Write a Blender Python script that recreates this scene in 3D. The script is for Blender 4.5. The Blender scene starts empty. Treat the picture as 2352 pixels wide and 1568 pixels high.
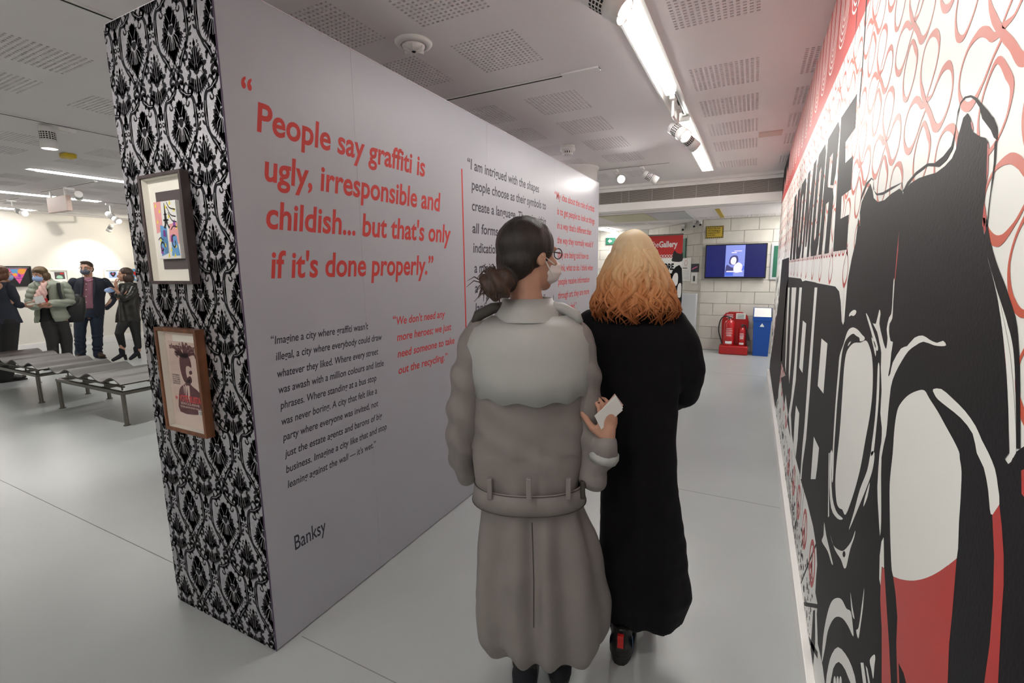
import bpy, bmesh, math, random
from mathutils import Vector as V, Matrix, noise
random.seed(7)
S = bpy.context.scene
COL = S.collection
PI = math.pi
# ---------------------------------------------------------------- camera
F, PITCH, ROLL, YAW, CH = 1078.47, 0.151580, -0.011743, 0.473425, 1.49
_f = V((-math.sin(YAW)*math.cos(PITCH), math.cos(YAW)*math.cos(PITCH), -math.sin(PITCH)))
_r0 = V((math.cos(YAW), math.sin(YAW), 0)); _u0 = _r0.cross(_f)
_r = _r0*math.cos(ROLL)+_u0*math.sin(ROLL); _u = -_r0*math.sin(ROLL)+_u0*math.cos(ROLL)
CP = V((0, 0, CH))
cd = bpy.data.cameras.new('camera'); cam = bpy.data.objects.new('camera', cd); COL.objects.link(cam)
cd.sensor_width = 36; cd.lens = F/2352*36; cd.clip_start = .05; cd.clip_end = 60
cam.matrix_world = Matrix(((_r.x, _u.x, -_f.x, 0), (_r.y, _u.y, -_f.y, 0), (_r.z, _u.z, -_f.z, CH), (0, 0, 0, 1)))
cd.dof.use_dof = False
S.camera = cam
# ---------------------------------------------------------------- world, exposure
w = bpy.data.worlds.new('world'); S.world = w; w.use_nodes = True
w.node_tree.nodes['Background'].inputs[0].default_value = (.8, .85, 1, 1)
w.node_tree.nodes['Background'].inputs[1].default_value = .3
S.view_settings.view_transform = 'Standard'; S.view_settings.look = 'None'
S.view_settings.gamma = 1; S.view_settings.use_curve_mapping = False
S.view_settings.exposure = 1.05
TUBE = 22.0      # radiance of the fluorescent tubes
S.cycles.use_denoising = True
S.cycles.max_bounces = 8
# ---------------------------------------------------------------- pixel -> plane of the room
def ray(px, py): return _f+_r*((px-1176)/F)-_u*((py-784)/F)
def onx(px, py, x): d = ray(px, py); return CP+d*(x/d.x)
def ony(px, py, y): d = ray(px, py); return CP+d*(y/d.y)
def onz(px, py, z): d = ray(px, py); return CP+d*((z-CH)/d.z)
# ---------------------------------------------------------------- materials
def mat(name, col, rough=.5, metal=0, var=0, vs=8, bump=0, bs=60, spec=.5, coat=0, sheen=0, stretch=(1, 1, 1), emit=None, alpha=None, trans=0):
    m = bpy.data.materials.new(name); m.use_nodes = True; nt = m.node_tree; b = nt.nodes['Principled BSDF']
    b.inputs['Base Color'].default_value = (*col, 1); b.inputs['Roughness'].default_value = rough
    b.inputs['Metallic'].default_value = metal; b.inputs['Specular IOR Level'].default_value = spec
    b.inputs['Coat Weight'].default_value = coat; b.inputs['Sheen Weight'].default_value = sheen
    b.inputs['Transmission Weight'].default_value = trans
    if emit: b.inputs['Emission Color'].default_value = (*emit[0], 1); b.inputs['Emission Strength'].default_value = emit[1]
    if var or bump:
        tc = nt.nodes.new('ShaderNodeTexCoord'); mp = nt.nodes.new('ShaderNodeMapping'); mp.inputs['Scale'].default_value = stretch
        nt.links.new(tc.outputs['Object'], mp.inputs[0])
    if var:
        n = nt.nodes.new('ShaderNodeTexNoise'); n.inputs['Scale'].default_value = vs; n.inputs['Detail'].default_value = 5
        nt.links.new(mp.outputs[0], n.inputs[0]); r = nt.nodes.new('ShaderNodeValToRGB')
        r.color_ramp.elements[0].position = .3; r.color_ramp.elements[1].position = .7
        r.color_ramp.elements[0].color = (*[c*(1-var) for c in col], 1); r.color_ramp.elements[1].color = (*[min(1, c*(1+var)) for c in col], 1)
        nt.links.new(n.outputs[0], r.inputs[0]); nt.links.new(r.outputs[0], b.inputs['Base Color'])
    if bump:
        n = nt.nodes.new('ShaderNodeTexNoise'); n.inputs['Scale'].default_value = bs; n.inputs['Detail'].default_value = 4
        nt.links.new(mp.outputs[0], n.inputs[0]); q = nt.nodes.new('ShaderNodeBump'); q.inputs['Strength'].default_value = bump; q.inputs['Distance'].default_value = .004
        nt.links.new(n.outputs[0], q.inputs['Height']); nt.links.new(q.outputs[0], b.inputs['Normal'])
    return m
M = {}
def mk(k, *a, **kw): M[k] = mat(k, *a, **kw)
mk('ceiling', (.84, .805, .81), .85, var=.02, vs=1.5, spec=.2)
mk('void', (.02, .017, .015), .9)
mk('floor', (.43, .46, .465), .3, var=.05, vs=1.1, bump=.03, bs=7, spec=.5)
mk('joint', (.25, .255, .25), .8)
mk('wall', (.80, .77, .71), .8, var=.015, vs=3, spec=.2)
mk('wall_block', (.62, .60, .55), .75, var=.05, vs=5, bump=.5, bs=90, spec=.2)
mk('mortar', (.45, .43, .40), .9)
mk('white_paint', (.80, .78, .76), .45, var=.02)
mk('board_white', (.90, .89, .87), .4); mk('white_metal', (.80, .79, .77), .35, spec=.5)
mk('lilac', (.385, .39, .43), .42, var=.025, vs=2, bump=.02, bs=200)
mk('lilac_edge', (.55, .5, .56), .6)
mk('ply', (.75, .70, .66), .7)
mk('silver_paper', (.60, .59, .63), .38, metal=.9, var=.10, vs=60, bump=.25, bs=260)
mk('flock', (.006, .006, .009), .9, sheen=.15, spec=.1)
mk('red_vinyl', (.54, .05, .043), .6, spec=.3)
mk('black_vinyl', (.012, .014, .025), .5)
mk('mural_paper', (.86, .87, .83), .42, var=.01, vs=3)
mk('mural_black', (.012, .011, .013), .55, spec=.2, var=.15, vs=3, bump=.12, bs=160)
mk('mural_red', (.52, .045, .04), .42)
mk('mural_coral', (.58, .10, .055), .42)
mk('grille', (.42, .38, .35), .6)
mk('grille_dark', (.14, .12, .11), .8)
mk('dark_slot', (.012, .012, .012), .8)
mk('steel', (.17, .16, .14), .38, metal=.8, var=.08)
mk('seat_brown', (.028, .016, .014), .38, var=.18, vs=4)
mk('seat_grey', (.055, .048, .042), .36, var=.12, vs=4)
mk('tube', (1, 1, 1), .5, emit=((1, .97, .93), TUBE))
mk('lamp_glow', (1, 1, 1), .5, emit=((1, .96, .9), 14))
mk('yellow', (.62, .45, .02), .5)
mk('black', (.012, .012, .014), .45)
mk('frame_dark', (.055, .038, .038), .5, var=.35, vs=20, stretch=(1, 1, .1), bump=.2, bs=60)
mk('frame_dark_face', (.16, .13, .14), .45, var=.2, vs=20, stretch=(.2, 1, .2))
mk('frame_oak', (.17, .065, .028), .5, var=.4, vs=22, stretch=(1, 1, .15), bump=.2, bs=60)
mk('mount', (.82, .79, .72), .8)
mk('mount_pink', (.72, .58, .52), .8)
mk('mount_grey', (.085, .065, .07), .8)
mk('paper', (.80, .80, .78), .6)
mk('paper_pink', (.66, .50, .44), .5)
mk('maroon', (.10, .012, .022), .5)
mk('red', (.55, .02, .02), .4)
mk('red_plastic', (.42, .01, .012), .35)
mk('red_gloss', (.50, .012, .016), .22, coat=.5)
mk('rubber', (.012, .012, .012), .5)
mk('blue_bin', (.004, .07, .36), .4)
mk('tv_black', (.008, .008, .009), .25)
mk('screen_blue', (.0, .0, .02), .3, emit=((.003, .008, .10), .5))
mk('screen_pic', (.1, .12, .3), .3, emit=((.16, .20, .50), .6))
mk('screen_dark', (.02, .02, .05), .3, emit=((.03, .03, .10), .8))
mk('screen_skin', (.3, .2, .3), .3, emit=((.70, .58, .85), .7))
mk('screen_navy', (.05, .08, .3), .3, emit=((.03, .08, .45), .6))
mk('sign_green', (.01, .12, .07), .5)
mk('sign_yellow', (.50, .36, .03), .5)
mk('grey_panel', (.50, .52, .55), .5)
mk('yellow_reflection', (.58, .56, .40), .6)
mk('glass', (1, 1, 1), .02, trans=1, spec=.5)
def thin_glass():
    m = bpy.data.materials.new('glass_pane'); m.use_nodes = True; nt = m.node_tree; nt.nodes.clear(); o = nt.nodes.new('ShaderNodeOutputMaterial'); x = nt.nodes.new('ShaderNodeMixShader'); t = nt.nodes.new('ShaderNodeBsdfTransparent'); g = nt.nodes.new('ShaderNodeBsdfGlossy'); g.inputs['Roughness'].default_value = .03
    x.inputs[0].default_value = .05; nt.links.new(t.outputs[0], x.inputs[1]); nt.links.new(g.outputs[0], x.inputs[2]); nt.links.new(x.outputs[0], o.inputs[0]); return m
M['glass'] = thin_glass()
mk('pink', (.75, .12, .33), .5); mk('orange', (.85, .35, .05), .5); mk('sky', (.12, .35, .65), .5); mk('purple', (.28, .05, .40), .5)
mk('lemon', (.85, .72, .06), .5); mk('royal', (.03, .10, .50), .5); mk('rose', (.80, .36, .36), .5); mk('edge_purple', (.10, .07, .13), .6); mk('mint', (.35, .6, .45), .5)
# people
mk('skin', (.50, .27, .19), .5, var=.06, vs=10)
mk('hair_dark', (.014, .010, .009), .45, var=.5, vs=30, stretch=(3, 3, .4), bump=.6, bs=80)
mk('hair_brown', (.045, .022, .013), .45, var=.4, vs=30, stretch=(3, 3, .4), bump=.5, bs=80)
mk('hair_bob', (.12, .075, .035), .5, var=.4, vs=30, stretch=(3, 3, .4), bump=.5, bs=80)
mk('hair_auburn', (.10, .032, .012), .45, var=.4, vs=30, stretch=(3, 3, .4), bump=.5, bs=80)
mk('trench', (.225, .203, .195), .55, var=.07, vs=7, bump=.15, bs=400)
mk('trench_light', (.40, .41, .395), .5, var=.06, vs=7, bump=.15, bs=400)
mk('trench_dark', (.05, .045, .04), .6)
mk('wool_black', (.0065, .006, .008), .9, sheen=.04, bump=.2, bs=500, spec=.15)
mk('trouser_grey', (.025, .023, .024), .8)
mk('trouser_black', (.012, .012, .013), .8)
mk('boot_black', (.012, .010, .010), .35)
mk('boot_blue', (.05, .18, .50), .4)
mk('puffer', (.27, .30, .24), .5, var=.08, vs=6)
mk('scarf', (.62, .40, .36), .8, var=.12, vs=20)
mk('mask_blue', (.33, .47, .78), .7); mk('mask_pattern', (.10, .11, .15), .7, var=.9, vs=60); mk('mask_white', (.75, .70, .70), .7)
mk('navy', (.010, .013, .026), .7, var=.15, vs=6); mk('shirt_pink', (.36, .16, .22), .7, var=.08, vs=40)
mk('jeans', (.010, .018, .038), .75, var=.25, vs=8); mk('leather_brown', (.06, .028, .014), .4)
mk('leather_black', (.014, .013, .011), .28, var=.3, vs=8, bump=.3, bs=25); mk('suede', (.008, .009, .014), .9)
mk('white_line', (.8, .8, .8), .5)
# blonde hair: pale crown, copper ends; own ombre plus some light painted into the colour
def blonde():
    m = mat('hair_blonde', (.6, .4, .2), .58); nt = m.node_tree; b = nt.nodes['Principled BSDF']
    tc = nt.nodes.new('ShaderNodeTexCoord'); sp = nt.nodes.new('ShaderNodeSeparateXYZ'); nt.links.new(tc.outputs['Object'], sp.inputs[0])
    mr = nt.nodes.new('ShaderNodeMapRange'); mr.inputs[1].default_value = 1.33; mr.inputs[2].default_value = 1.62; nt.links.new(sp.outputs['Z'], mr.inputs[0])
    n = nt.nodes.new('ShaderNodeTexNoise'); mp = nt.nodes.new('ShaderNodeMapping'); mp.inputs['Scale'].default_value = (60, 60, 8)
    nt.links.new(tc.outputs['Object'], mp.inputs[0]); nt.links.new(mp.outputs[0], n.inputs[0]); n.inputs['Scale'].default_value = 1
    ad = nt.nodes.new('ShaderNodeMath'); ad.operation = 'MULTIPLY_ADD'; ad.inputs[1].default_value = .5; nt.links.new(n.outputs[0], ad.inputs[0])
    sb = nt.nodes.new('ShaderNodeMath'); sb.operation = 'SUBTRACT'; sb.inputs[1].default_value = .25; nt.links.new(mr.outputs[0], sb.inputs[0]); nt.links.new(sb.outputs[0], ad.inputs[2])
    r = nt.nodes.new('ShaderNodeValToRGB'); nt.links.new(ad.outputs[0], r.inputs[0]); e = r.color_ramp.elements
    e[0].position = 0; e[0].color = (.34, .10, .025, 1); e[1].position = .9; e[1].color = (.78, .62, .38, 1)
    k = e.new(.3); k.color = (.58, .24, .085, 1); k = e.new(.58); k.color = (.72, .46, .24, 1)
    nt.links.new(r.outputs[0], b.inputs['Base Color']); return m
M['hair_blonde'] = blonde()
# ---------------------------------------------------------------- mesh helpers
def link(name, me, m=None, parent=None, loc=(0, 0, 0), smooth=False, label=None, kind=None):
    o = bpy.data.objects.new(name, me); COL.objects.link(o); o.location = loc
    if parent: o.parent = parent
    if m and not me.materials: me.materials.append(M[m] if isinstance(m, str) else m)
    if smooth:
        for p in me.polygons: p.use_smooth = True
    if label: o['label'] = label
    if kind: o['kind'] = kind
    return o
def tag(o, label, cat, group=None):
    o['label'] = label; o['category'] = cat
    if group: o['group'] = group
    return o
def empty(name, loc=(0, 0, 0), rz=0):
    o = bpy.data.objects.new(name, None); COL.objects.link(o); o.location = loc; o.rotation_euler.z = rz; o.empty_display_size = .1; return o
class B:
    def __init__(s): s.v = []; s.f = []
    def add(s, vs, fs):
        k = len(s.v); s.v += [tuple(p) for p in vs]; s.f += [tuple(i+k for i in f) for f in fs]; return s
    def box(s, x0, x1, y0, y1, z0, z1, R=None, T=None):
        vs = [V((x, y, z)) for z in (z0, z1) for y in (y0, y1) for x in (x0, x1)]
        if R: vs = [R@p for p in vs]
        if T: vs = [p+V(T) for p in vs]
        return s.add(vs, [(0, 2, 3, 1), (4, 5, 7, 6), (0, 1, 5, 4), (2, 6, 7, 3), (0, 4, 6, 2), (1, 3, 7, 5)])
    def tube(s, pts, r, n=12, caps=True):
        rs = r if isinstance(r, (list, tuple)) else [r]*len(pts)
        pts = [V(p) for p in pts]; rings = []
        up = None
        for i, p in enumerate(pts):
            d = (pts[min(i+1, len(pts)-1)]-pts[max(i-1, 0)]).normalized()
            if up is None: up = V((0, 0, 1)) if abs(d.z) < .9 else V((1, 0, 0))
            a = d.cross(up).normalized(); b2 = a.cross(d).normalized(); up = b2
            rings.append([p+(a*math.cos(t)+b2*math.sin(t))*rs[i] for t in [2*PI*k/n for k in range(n)]])
        vs = [q for g in rings for q in g]; fs = []
        for i in range(len(rings)-1):
            for k in range(n): fs.append((i*n+k, i*n+(k+1) % n, (i+1)*n+(k+1) % n, (i+1)*n+k))
        if caps: fs += [tuple(reversed(range(n))), tuple((len(rings)-1)*n+k for k in range(n))]
        return s.add(vs, fs)
    def loft(s, rings, n=28, rot=0, caps=True):
        vs = []
        for c in rings:
            x, y, z, rx, ry = c[:5]; e = c[5] if len(c) > 5 else 1
            for k in range(n):
                t = 2*PI*k/n; cx = math.copysign(abs(math.cos(t))**e, math.cos(t))*rx; sy = math.copysign(abs(math.sin(t))**e, math.sin(t))*ry
                vs.append((x+cx*math.cos(rot)-sy*math.sin(rot), y+cx*math.sin(rot)+sy*math.cos(rot), z))
        fs = []
        for i in range(len(rings)-1):
            for k in range(n): fs.append((i*n+k, i*n+(k+1) % n, (i+1)*n+(k+1) % n, (i+1)*n+k))
        if caps: fs += [tuple(reversed(range(n))), tuple((len(rings)-1)*n+k for k in range(n))]
        return s.add(vs, fs)
    def ell(s, c, r, rot=None, nu=16, nv=10):
        vs = []; fs = []
        for i in range(nv+1):
            a = PI*i/nv
            for k in range(nu):
                t = 2*PI*k/nu; p = V((math.sin(a)*math.cos(t)*r[0], math.sin(a)*math.sin(t)*r[1], math.cos(a)*r[2]))
                if rot is not None: p = rot@p
                vs.append(p+V(c))
        for i in range(nv):
            for k in range(nu): fs.append((i*nu+k, (i+1)*nu+k, (i+1)*nu+(k+1) % nu, i*nu+(k+1) % nu))
        return s.add(vs, fs)
    def chain(s, pts, n=12):
        """tapered limb with round ends; pts = (x,y,z,r)"""
        P = [V(p[:3]) for p in pts]; R = [p[3] for p in pts]; s.tube(P, R, n)
        for p, r in zip(P, R): s.ell(p, (r, r, r), nu=12, nv=8)
        return s
    def mesh(s, name='m'):
        me = bpy.data.meshes.new(name); me.from_pydata(s.v, [], s.f); me.update(); return me
    def obj(s, name, m, parent=None, **k): return link(name, s.mesh(name), m, parent, **k)
def bevel(o, wd, seg=2):
    bm = bmesh.new(); bm.from_mesh(o.data); bmesh.ops.remove_doubles(bm, verts=bm.verts, dist=1e-5)
    bmesh.ops.bevel(bm, geom=[e for e in bm.edges if len(e.link_faces) == 2 and e.calc_face_angle(0) > .6], offset=wd, segments=seg, affect='EDGES', profile=.6)
    bm.to_mesh(o.data); bm.free(); return o
def remesh(b, name, m, parent, vox=.01, smooth=2, disp=None, origin=None, label=None):
    me = b.mesh(name); o = bpy.data.objects.new('tmp', me); COL.objects.link(o)
    md = o.modifiers.new('r', 'REMESH'); md.mode = 'VOXEL'; md.voxel_size = vox; md.use_smooth_shade = True
    ms = o.modifiers.new('s', 'SMOOTH'); ms.iterations = smooth; ms.factor = .5
    dg = bpy.context.evaluated_depsgraph_get(); ev = o.evaluated_get(dg); nm = bpy.data.meshes.new_from_object(ev)
    bpy.data.objects.remove(o); bpy.data.meshes.remove(me); nm.name = name
    if disp:
        nv = [tuple(v.co+V(v.normal)*disp(v.co, v.normal)) for v in nm.vertices]
        for v, c in zip(nm.vertices, nv): v.co = c
    nm.materials.clear(); return link(name, nm, m, parent, smooth=True, label=label)
# ---------------------------------------------------------------- flat print (2D outlines filled, laid on a real surface)
def smooth_pts(p, k=6, closed=True):
    n = len(p); out = []
    for i in range(n if closed else n-1):
        g = [p[(i+j-1) % n] if closed else p[min(max(i+j-1, 0), n-1)] for j in range(4)]
        for t in [q/k for q in range(k)]:
            out.append(tuple(.5*((2*g[1][a])+(-g[0][a]+g[2][a])*t+(2*g[0][a]-5*g[1][a]+4*g[2][a]-g[3][a])*t*t+(-g[0][a]+3*g[1][a]-3*g[2][a]+g[3][a])*t**3) for a in (0, 1)))
    if not closed: out.append(p[-1])
    return out
def stroke(p, wd, k=5, sm=True):
    """outline of a pen stroke; wd = list of widths per point"""
    q = [(x[0], x[1]) for x in p]; ws = wd if isinstance(wd, (list, tuple)) else [wd]*len(p)
    if sm: c = smooth_pts(q, k, False); n = len(c); W = [ws[min(int(i/k), len(ws)-1)]*(1-(i/k) % 1)+ws[min(int(i/k)+1, len(ws)-1)]*((i/k) % 1) for i in range(n)]
    else: c = q; W = ws
    L = []; R = []
    for i in range(len(c)):
        a = c[max(i-1, 0)]; b2 = c[min(i+1, len(c)-1)]; dx, dy = b2[0]-a[0], b2[1]-a[1]; l = math.hypot(dx, dy) or 1
        nx, ny = -dy/l*W[i]/2, dx/l*W[i]/2; L.append((c[i][0]+nx, c[i][1]+ny)); R.append((c[i][0]-nx, c[i][1]-ny))
    return L+R[::-1]
def fill2d(polys):
    """one mesh in xy from closed outlines (even-odd)"""
    c = bpy.data.curves.new('c', 'CURVE'); c.dimensions = '2D'; c.fill_mode = 'BOTH'
    for p in polys:
        s = c.splines.new('POLY'); s.points.add(len(p)-1)
        for i, q in enumerate(p): s.points[i].co = (q[0], q[1], 0, 1)
        s.use_cyclic_u = True
    o = bpy.data.objects.new('c', c); COL.objects.link(o); dg = bpy.context.evaluated_depsgraph_get()
    me = bpy.data.meshes.new_from_object(o.evaluated_get(dg)); bpy.data.objects.remove(o); bpy.data.curves.remove(c); return me
def tess(polys):
    """non-overlapping simple polygons filled one by one"""
    from mathutils.geometry import tessellate_polygon
    b = B()
    for p in polys:
        vs = [V((q[0], q[1], 0)) for q in p]; b.add(vs, [tuple(t) for t in tessellate_polygon([vs])])
    return b.mesh('t')
def lay(me, mx, name, m, parent=None, clip=None, **k):
    """move xy print onto plane through matrix mx; clip=(x0,x1,y0,y1)"""
    if clip:
        bm = bmesh.new(); bm.from_mesh(me)
        for co, no in (((clip[0], 0, 0), (-1, 0, 0)), ((clip[1], 0, 0), (1, 0, 0)), ((0, clip[2], 0), (0, -1, 0)), ((0, clip[3], 0), (0, 1, 0))):
            bmesh.ops.bisect_plane(bm, geom=bm.verts[:]+bm.edges[:]+bm.faces[:], plane_co=co, plane_no=no, clear_outer=True)
        bm.to_mesh(me); bm.free()
    me.transform(mx); me.update(); return link(name, me, m, parent, **k)
def planemx(origin, ux, uy):
    ux, uy = V(ux).normalized(), V(uy).normalized(); n = ux.cross(uy); o = V(origin)
    return Matrix(((ux.x, uy.x, n.x, o.x), (ux.y, uy.y, n.y, o.y), (ux.z, uy.z, n.z, o.z), (0, 0, 0, 1)))
def textmesh(s, size=1, off=0, shear=0, sx=1, width=None, align='LEFT', cap=None, spacing=1):
    c = bpy.data.curves.new('t', 'FONT'); c.body = s; c.size = size; c.offset = off*size; c.shear = shear; c.align_x = align; c.space_character = spacing; c.resolution_u = 4
    o = bpy.data.objects.new('t', c); COL.objects.link(o); dg = bpy.context.evaluated_depsgraph_get()
    me = bpy.data.meshes.new_from_object(o.evaluated_get(dg)); bpy.data.objects.remove(o); bpy.data.curves.remove(c)
    if width:
        xs = [v.co.x for v in me.vertices]; x0, x1 = min(xs), max(xs); k = width/(x1-x0)
        for v in me.vertices: v.co.x = (v.co.x-x0)*k
    elif sx != 1:
        for v in me.vertices: v.co.x *= sx
    return me
def join(meshes, mats=None):
    b = B()
    for me in meshes:
        b.add([v.co for v in me.vertices], [tuple(p.vertices) for p in me.polygons])
    return b.mesh('j')
def moved(me, x, y, s=1):
    for v in me.vertices: v.co.x = v.co.x*s+x; v.co.y = v.co.y*s+y
    return me
# ================================================================ THE SETTING
H = 2.70
WX = .265          # mural wall
fl = B().box(-12.9, 1.2, -3.2, 11.6, -.1, 0).obj('floor', 'floor', kind='structure', label='grey glossy resin gallery floor')
j = B()
for x0, x1, y in ((-1.58, .23, 3.11*1.027), (-3.2, 1.0, 7.17), (-12.6, -2.32, 1.19), (-1.58, .23, 1.145)): j.box(x0, x1, y-.0018, y+.0018, -.02, .0006)
j.obj('floor_joint', 'joint', fl)
B().box(WX, .5, -3.1, 7.2, 0, H).obj('wall_right', 'mural_paper', kind='structure', label='right wall covered by the printed mural')
WR = bpy.data.objects['wall_right']
wl = B().box(-12.9, -12.7, -3.1, 7.3, 0, H).obj('wall_left', 'wall', kind='structure', label='white gallery wall behind the visitors')
B().box(-12.9, .5, -3.3, -3.1, 0, H).obj('wall_back', 'wall', kind='structure', label='white wall behind the viewer')
B().box(-12.9, -3.6, 7.3, 7.5, 0, H).obj('wall_far', 'wall', kind='structure', label='white end wall of the gallery')
bb = B().box(.237, WX, -3.1, 7.2, 0, .105).obj('baseboard_right', 'board_white', kind='structure', label='white baseboard under the mural'); bevel(bb, .004)
bb = B().box(-12.7, -12.68, -3.1, 7.3, 0, .15).obj('baseboard_left', 'board_white', kind='structure', label='white baseboard of the far gallery wall'); bevel(bb, .004)
# ceiling with real perforated panels
def patch_mesh(w, d, nx, ny, hx=.012, hy=.012):
    b = B(); px, py = w/nx, d/ny
    X = [0]+[c for i in range(nx) for c in (px*(i+.5)-hx/2, px*(i+.5)+hx/2)]+[w]
    Y = [0]+[c for i in range(ny) for c in (py*(i+.5)-hy/2, py*(i+.5)+hy/2)]+[d]
    nX, nY = len(X), len(Y)
    vs = [(x, y, z) for z in (0, .022) for y in Y for x in X]; fs = []
    I = lambda i, j, k: k*nX*nY+j*nX+i
    for j in range(nY-1):
        for i in range(nX-1):
            if i % 2 and j % 2:
                fs += [(I(i, j, 0), I(i+1, j, 0), I(i+1, j, 1), I(i, j, 1)), (I(i+1, j, 0), I(i+1, j+1, 0), I(i+1, j+1, 1), I(i+1, j, 1)),
                       (I(i+1, j+1, 0), I(i, j+1, 0), I(i, j+1, 1), I(i+1, j+1, 1)), (I(i, j+1, 0), I(i, j, 0), I(i, j, 1), I(i, j+1, 1))]
            else: fs.append((I(i, j, 0), I(i, j+1, 0), I(i+1, j+1, 0), I(i+1, j, 0)))
    nf = len(fs); b.add(vs, fs); k = len(b.v); b.add([(0, 0, .022), (w, 0, .022), (w, d, .022), (0, d, .022)], [(0, 1, 2, 3)])
    me = b.mesh('perforated_panel'); me.materials.append(M['ceiling']); me.materials.append(M['void']); me.polygons[len(me.polygons)-1].material_index = 1
    return me
PM = patch_mesh(.40, .41, 14, 15, .0165, .0125); PN = patch_mesh(.085, .41, 3, 15, .0165, .0125)
patches = []
for x in (-1.56, -2.19): patches += [(x, y, 0) for y in (1.05, 1.69, 2.32, 3.25, 3.88, 4.54, 5.20, 6.18)]
patches += [(-.44, y, 0) for y in (.35, 1.05, 1.69, 2.33, 3.29, 3.93, 4.57, 5.23, 6.19)]
patches += [(.18, y, 1) for y in (1.05, 1.69, 2.33, 3.30, 3.95, 4.58, 5.22, 6.19)]
for x in (-3.83, -4.49, -6.11, -6.78, -8.43, -9.10, -10.75, -11.42):
    patches += [(x, y, 0) for y in (1.10, 1.75, 2.46, 3.40, 4.05, 4.70, 5.35)]
strips = [(-.66, -.53, 1.9, 6.64)]+[(x-.06, x+.06, a, b2) for x, a, b2 in ((-7.47, 2.48, 6.2), (-9.78, 1.2, 3.60), (-9.80, 3.64, 4.1), (-12.12, 1.2, 4.05))]
cut = [(x, x+(.40 if not k else .085), y, y+.41) for x, y, k in patches]+strips
xs = sorted({-12.9, .5}|{round(c, 4) for q in cut for c in q[:2]}); ys = sorted({-3.2, 7.2}|{round(c, 4) for q in cut for c in q[2:]})
b = B(); vi = {}
def vid(i, j, b=b, vi=vi):
    if (i, j) not in vi: vi[(i, j)] = len(b.v); b.v.append((xs[i], ys[j], H))
    return vi[(i, j)]
for i in range(len(xs)-1):
    for jj in range(len(ys)-1):
        cx, cy = (xs[i]+xs[i+1])/2, (ys[jj]+ys[jj+1])/2
        if not any(q[0] < cx < q[1] and q[2] < cy < q[3] for q in cut): b.f.append((vid(i, jj), vid(i, jj+1), vid(i+1, jj+1), vid(i+1, jj)))
b.box(-12.9, .5, -3.2, 7.2, H+.08, H+.1)
ceil = b.obj('ceiling', 'ceiling', kind='structure', label='pale plaster ceiling with square perforated panels')
for x, y, k in patches: link('perforated_panel', PN if k else PM, None, ceil, loc=(x, y, H))
for q in strips:
    b = B(); z = H
    b.box(q[0]-.012, q[0], q[2], q[3], z-.006, z+.075).box(q[1], q[1]+.012, q[2], q[3], z-.006, z+.075).box(q[0], q[1], q[2], q[3], z+.06, z+.075)
    b.box(q[0]-.012, q[1]+.012, q[2]-.012, q[2], z-.006, z+.075).box(q[0]-.012, q[1]+.012, q[3], q[3]+.012, z-.006, z+.075).obj('light_channel', 'white_metal', ceil)
# beam with grille, lobby behind
beam = B().box(-12.9, .9, 7.2, 7.42, 2.34, H+.1).box(-12.9, .9, 7.17, 7.2, 2.34, 2.45).box(-12.9, .9, 7.17, 7.2, 2.62, H).box(-12.9, WX, 7.11, 7.17, 2.665, H).obj('trim_1', 'white_paint', kind='structure', label='white beam with a long air grille crossing above the lobby opening')
gx = [ony(x, 430, 7.19).x for x in (1378, 1428, 1445, 1498, 1547, 1599, 1652, 1707, 1764)]+[.29]
gx = [gx[0]-1.1, gx[0]-.75, gx[0]-.37]+gx
for a, c in zip(gx, gx[1:]):
    g = B().box(a, a+.008, 7.172, 7.186, 2.45, 2.62)
    for k in range(13): z = 2.457+k*.0125; g.box(a+.008, c, 7.176, 7.184, z, z+.0055)
    p = g.obj('grille_panel', 'grille', beam)
B().box(-12.8, .89, 7.196, 7.199, 2.45, 2.62).obj('grille_back', 'grille_dark', beam)
LZ = 2.33
lob = B().box(-4.2, .95, 7.42, 11.6, LZ, LZ+.1)
lob.obj('ceiling_lobby', 'ceiling', kind='structure', label='lower lobby ceiling beyond the beam')
LC = bpy.data.objects['ceiling_lobby']
B().box(-2.3, -1.55, 7.6, 8.75, LZ-.012, LZ).obj('reflection_panel', 'yellow_reflection', LC, label='ceiling panel with a yellowish reflection in its colour')  # yellow-green part of a ceiling reflection, painted as panel colour
B().box(-1.54, -.97, 7.6, 8.8, LZ-.012, LZ).obj('reflection_panel', 'grey_panel', LC, label='ceiling panel with a greyish reflection in its colour')  # grey-tan part of the same reflection, also painted in
B().box(-.56, -.50, 7.62, 8.9, LZ-.01, LZ).obj('slot_vent', 'sign_yellow', LC)
for k in range(5): link('perforated_panel', PM, None, LC, loc=(-1.0+k*.42, 8.76, LZ-.004), )
for k in range(4): link('perforated_panel', PM, None, LC, loc=(-3.2+k*.45, 9.0+.1*k, LZ-.004), )
B().box(.9, 1.0, 7.2, 9.3, 0, LZ).obj('wall_lobby_right', 'wall', kind='structure', label='lobby side wall')
B().box(-4.2, -4.1, 7.42, 11.4, 0, LZ+.3).obj('wall_lobby_left', 'wall', kind='structure', label='lobby left wall')
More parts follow.
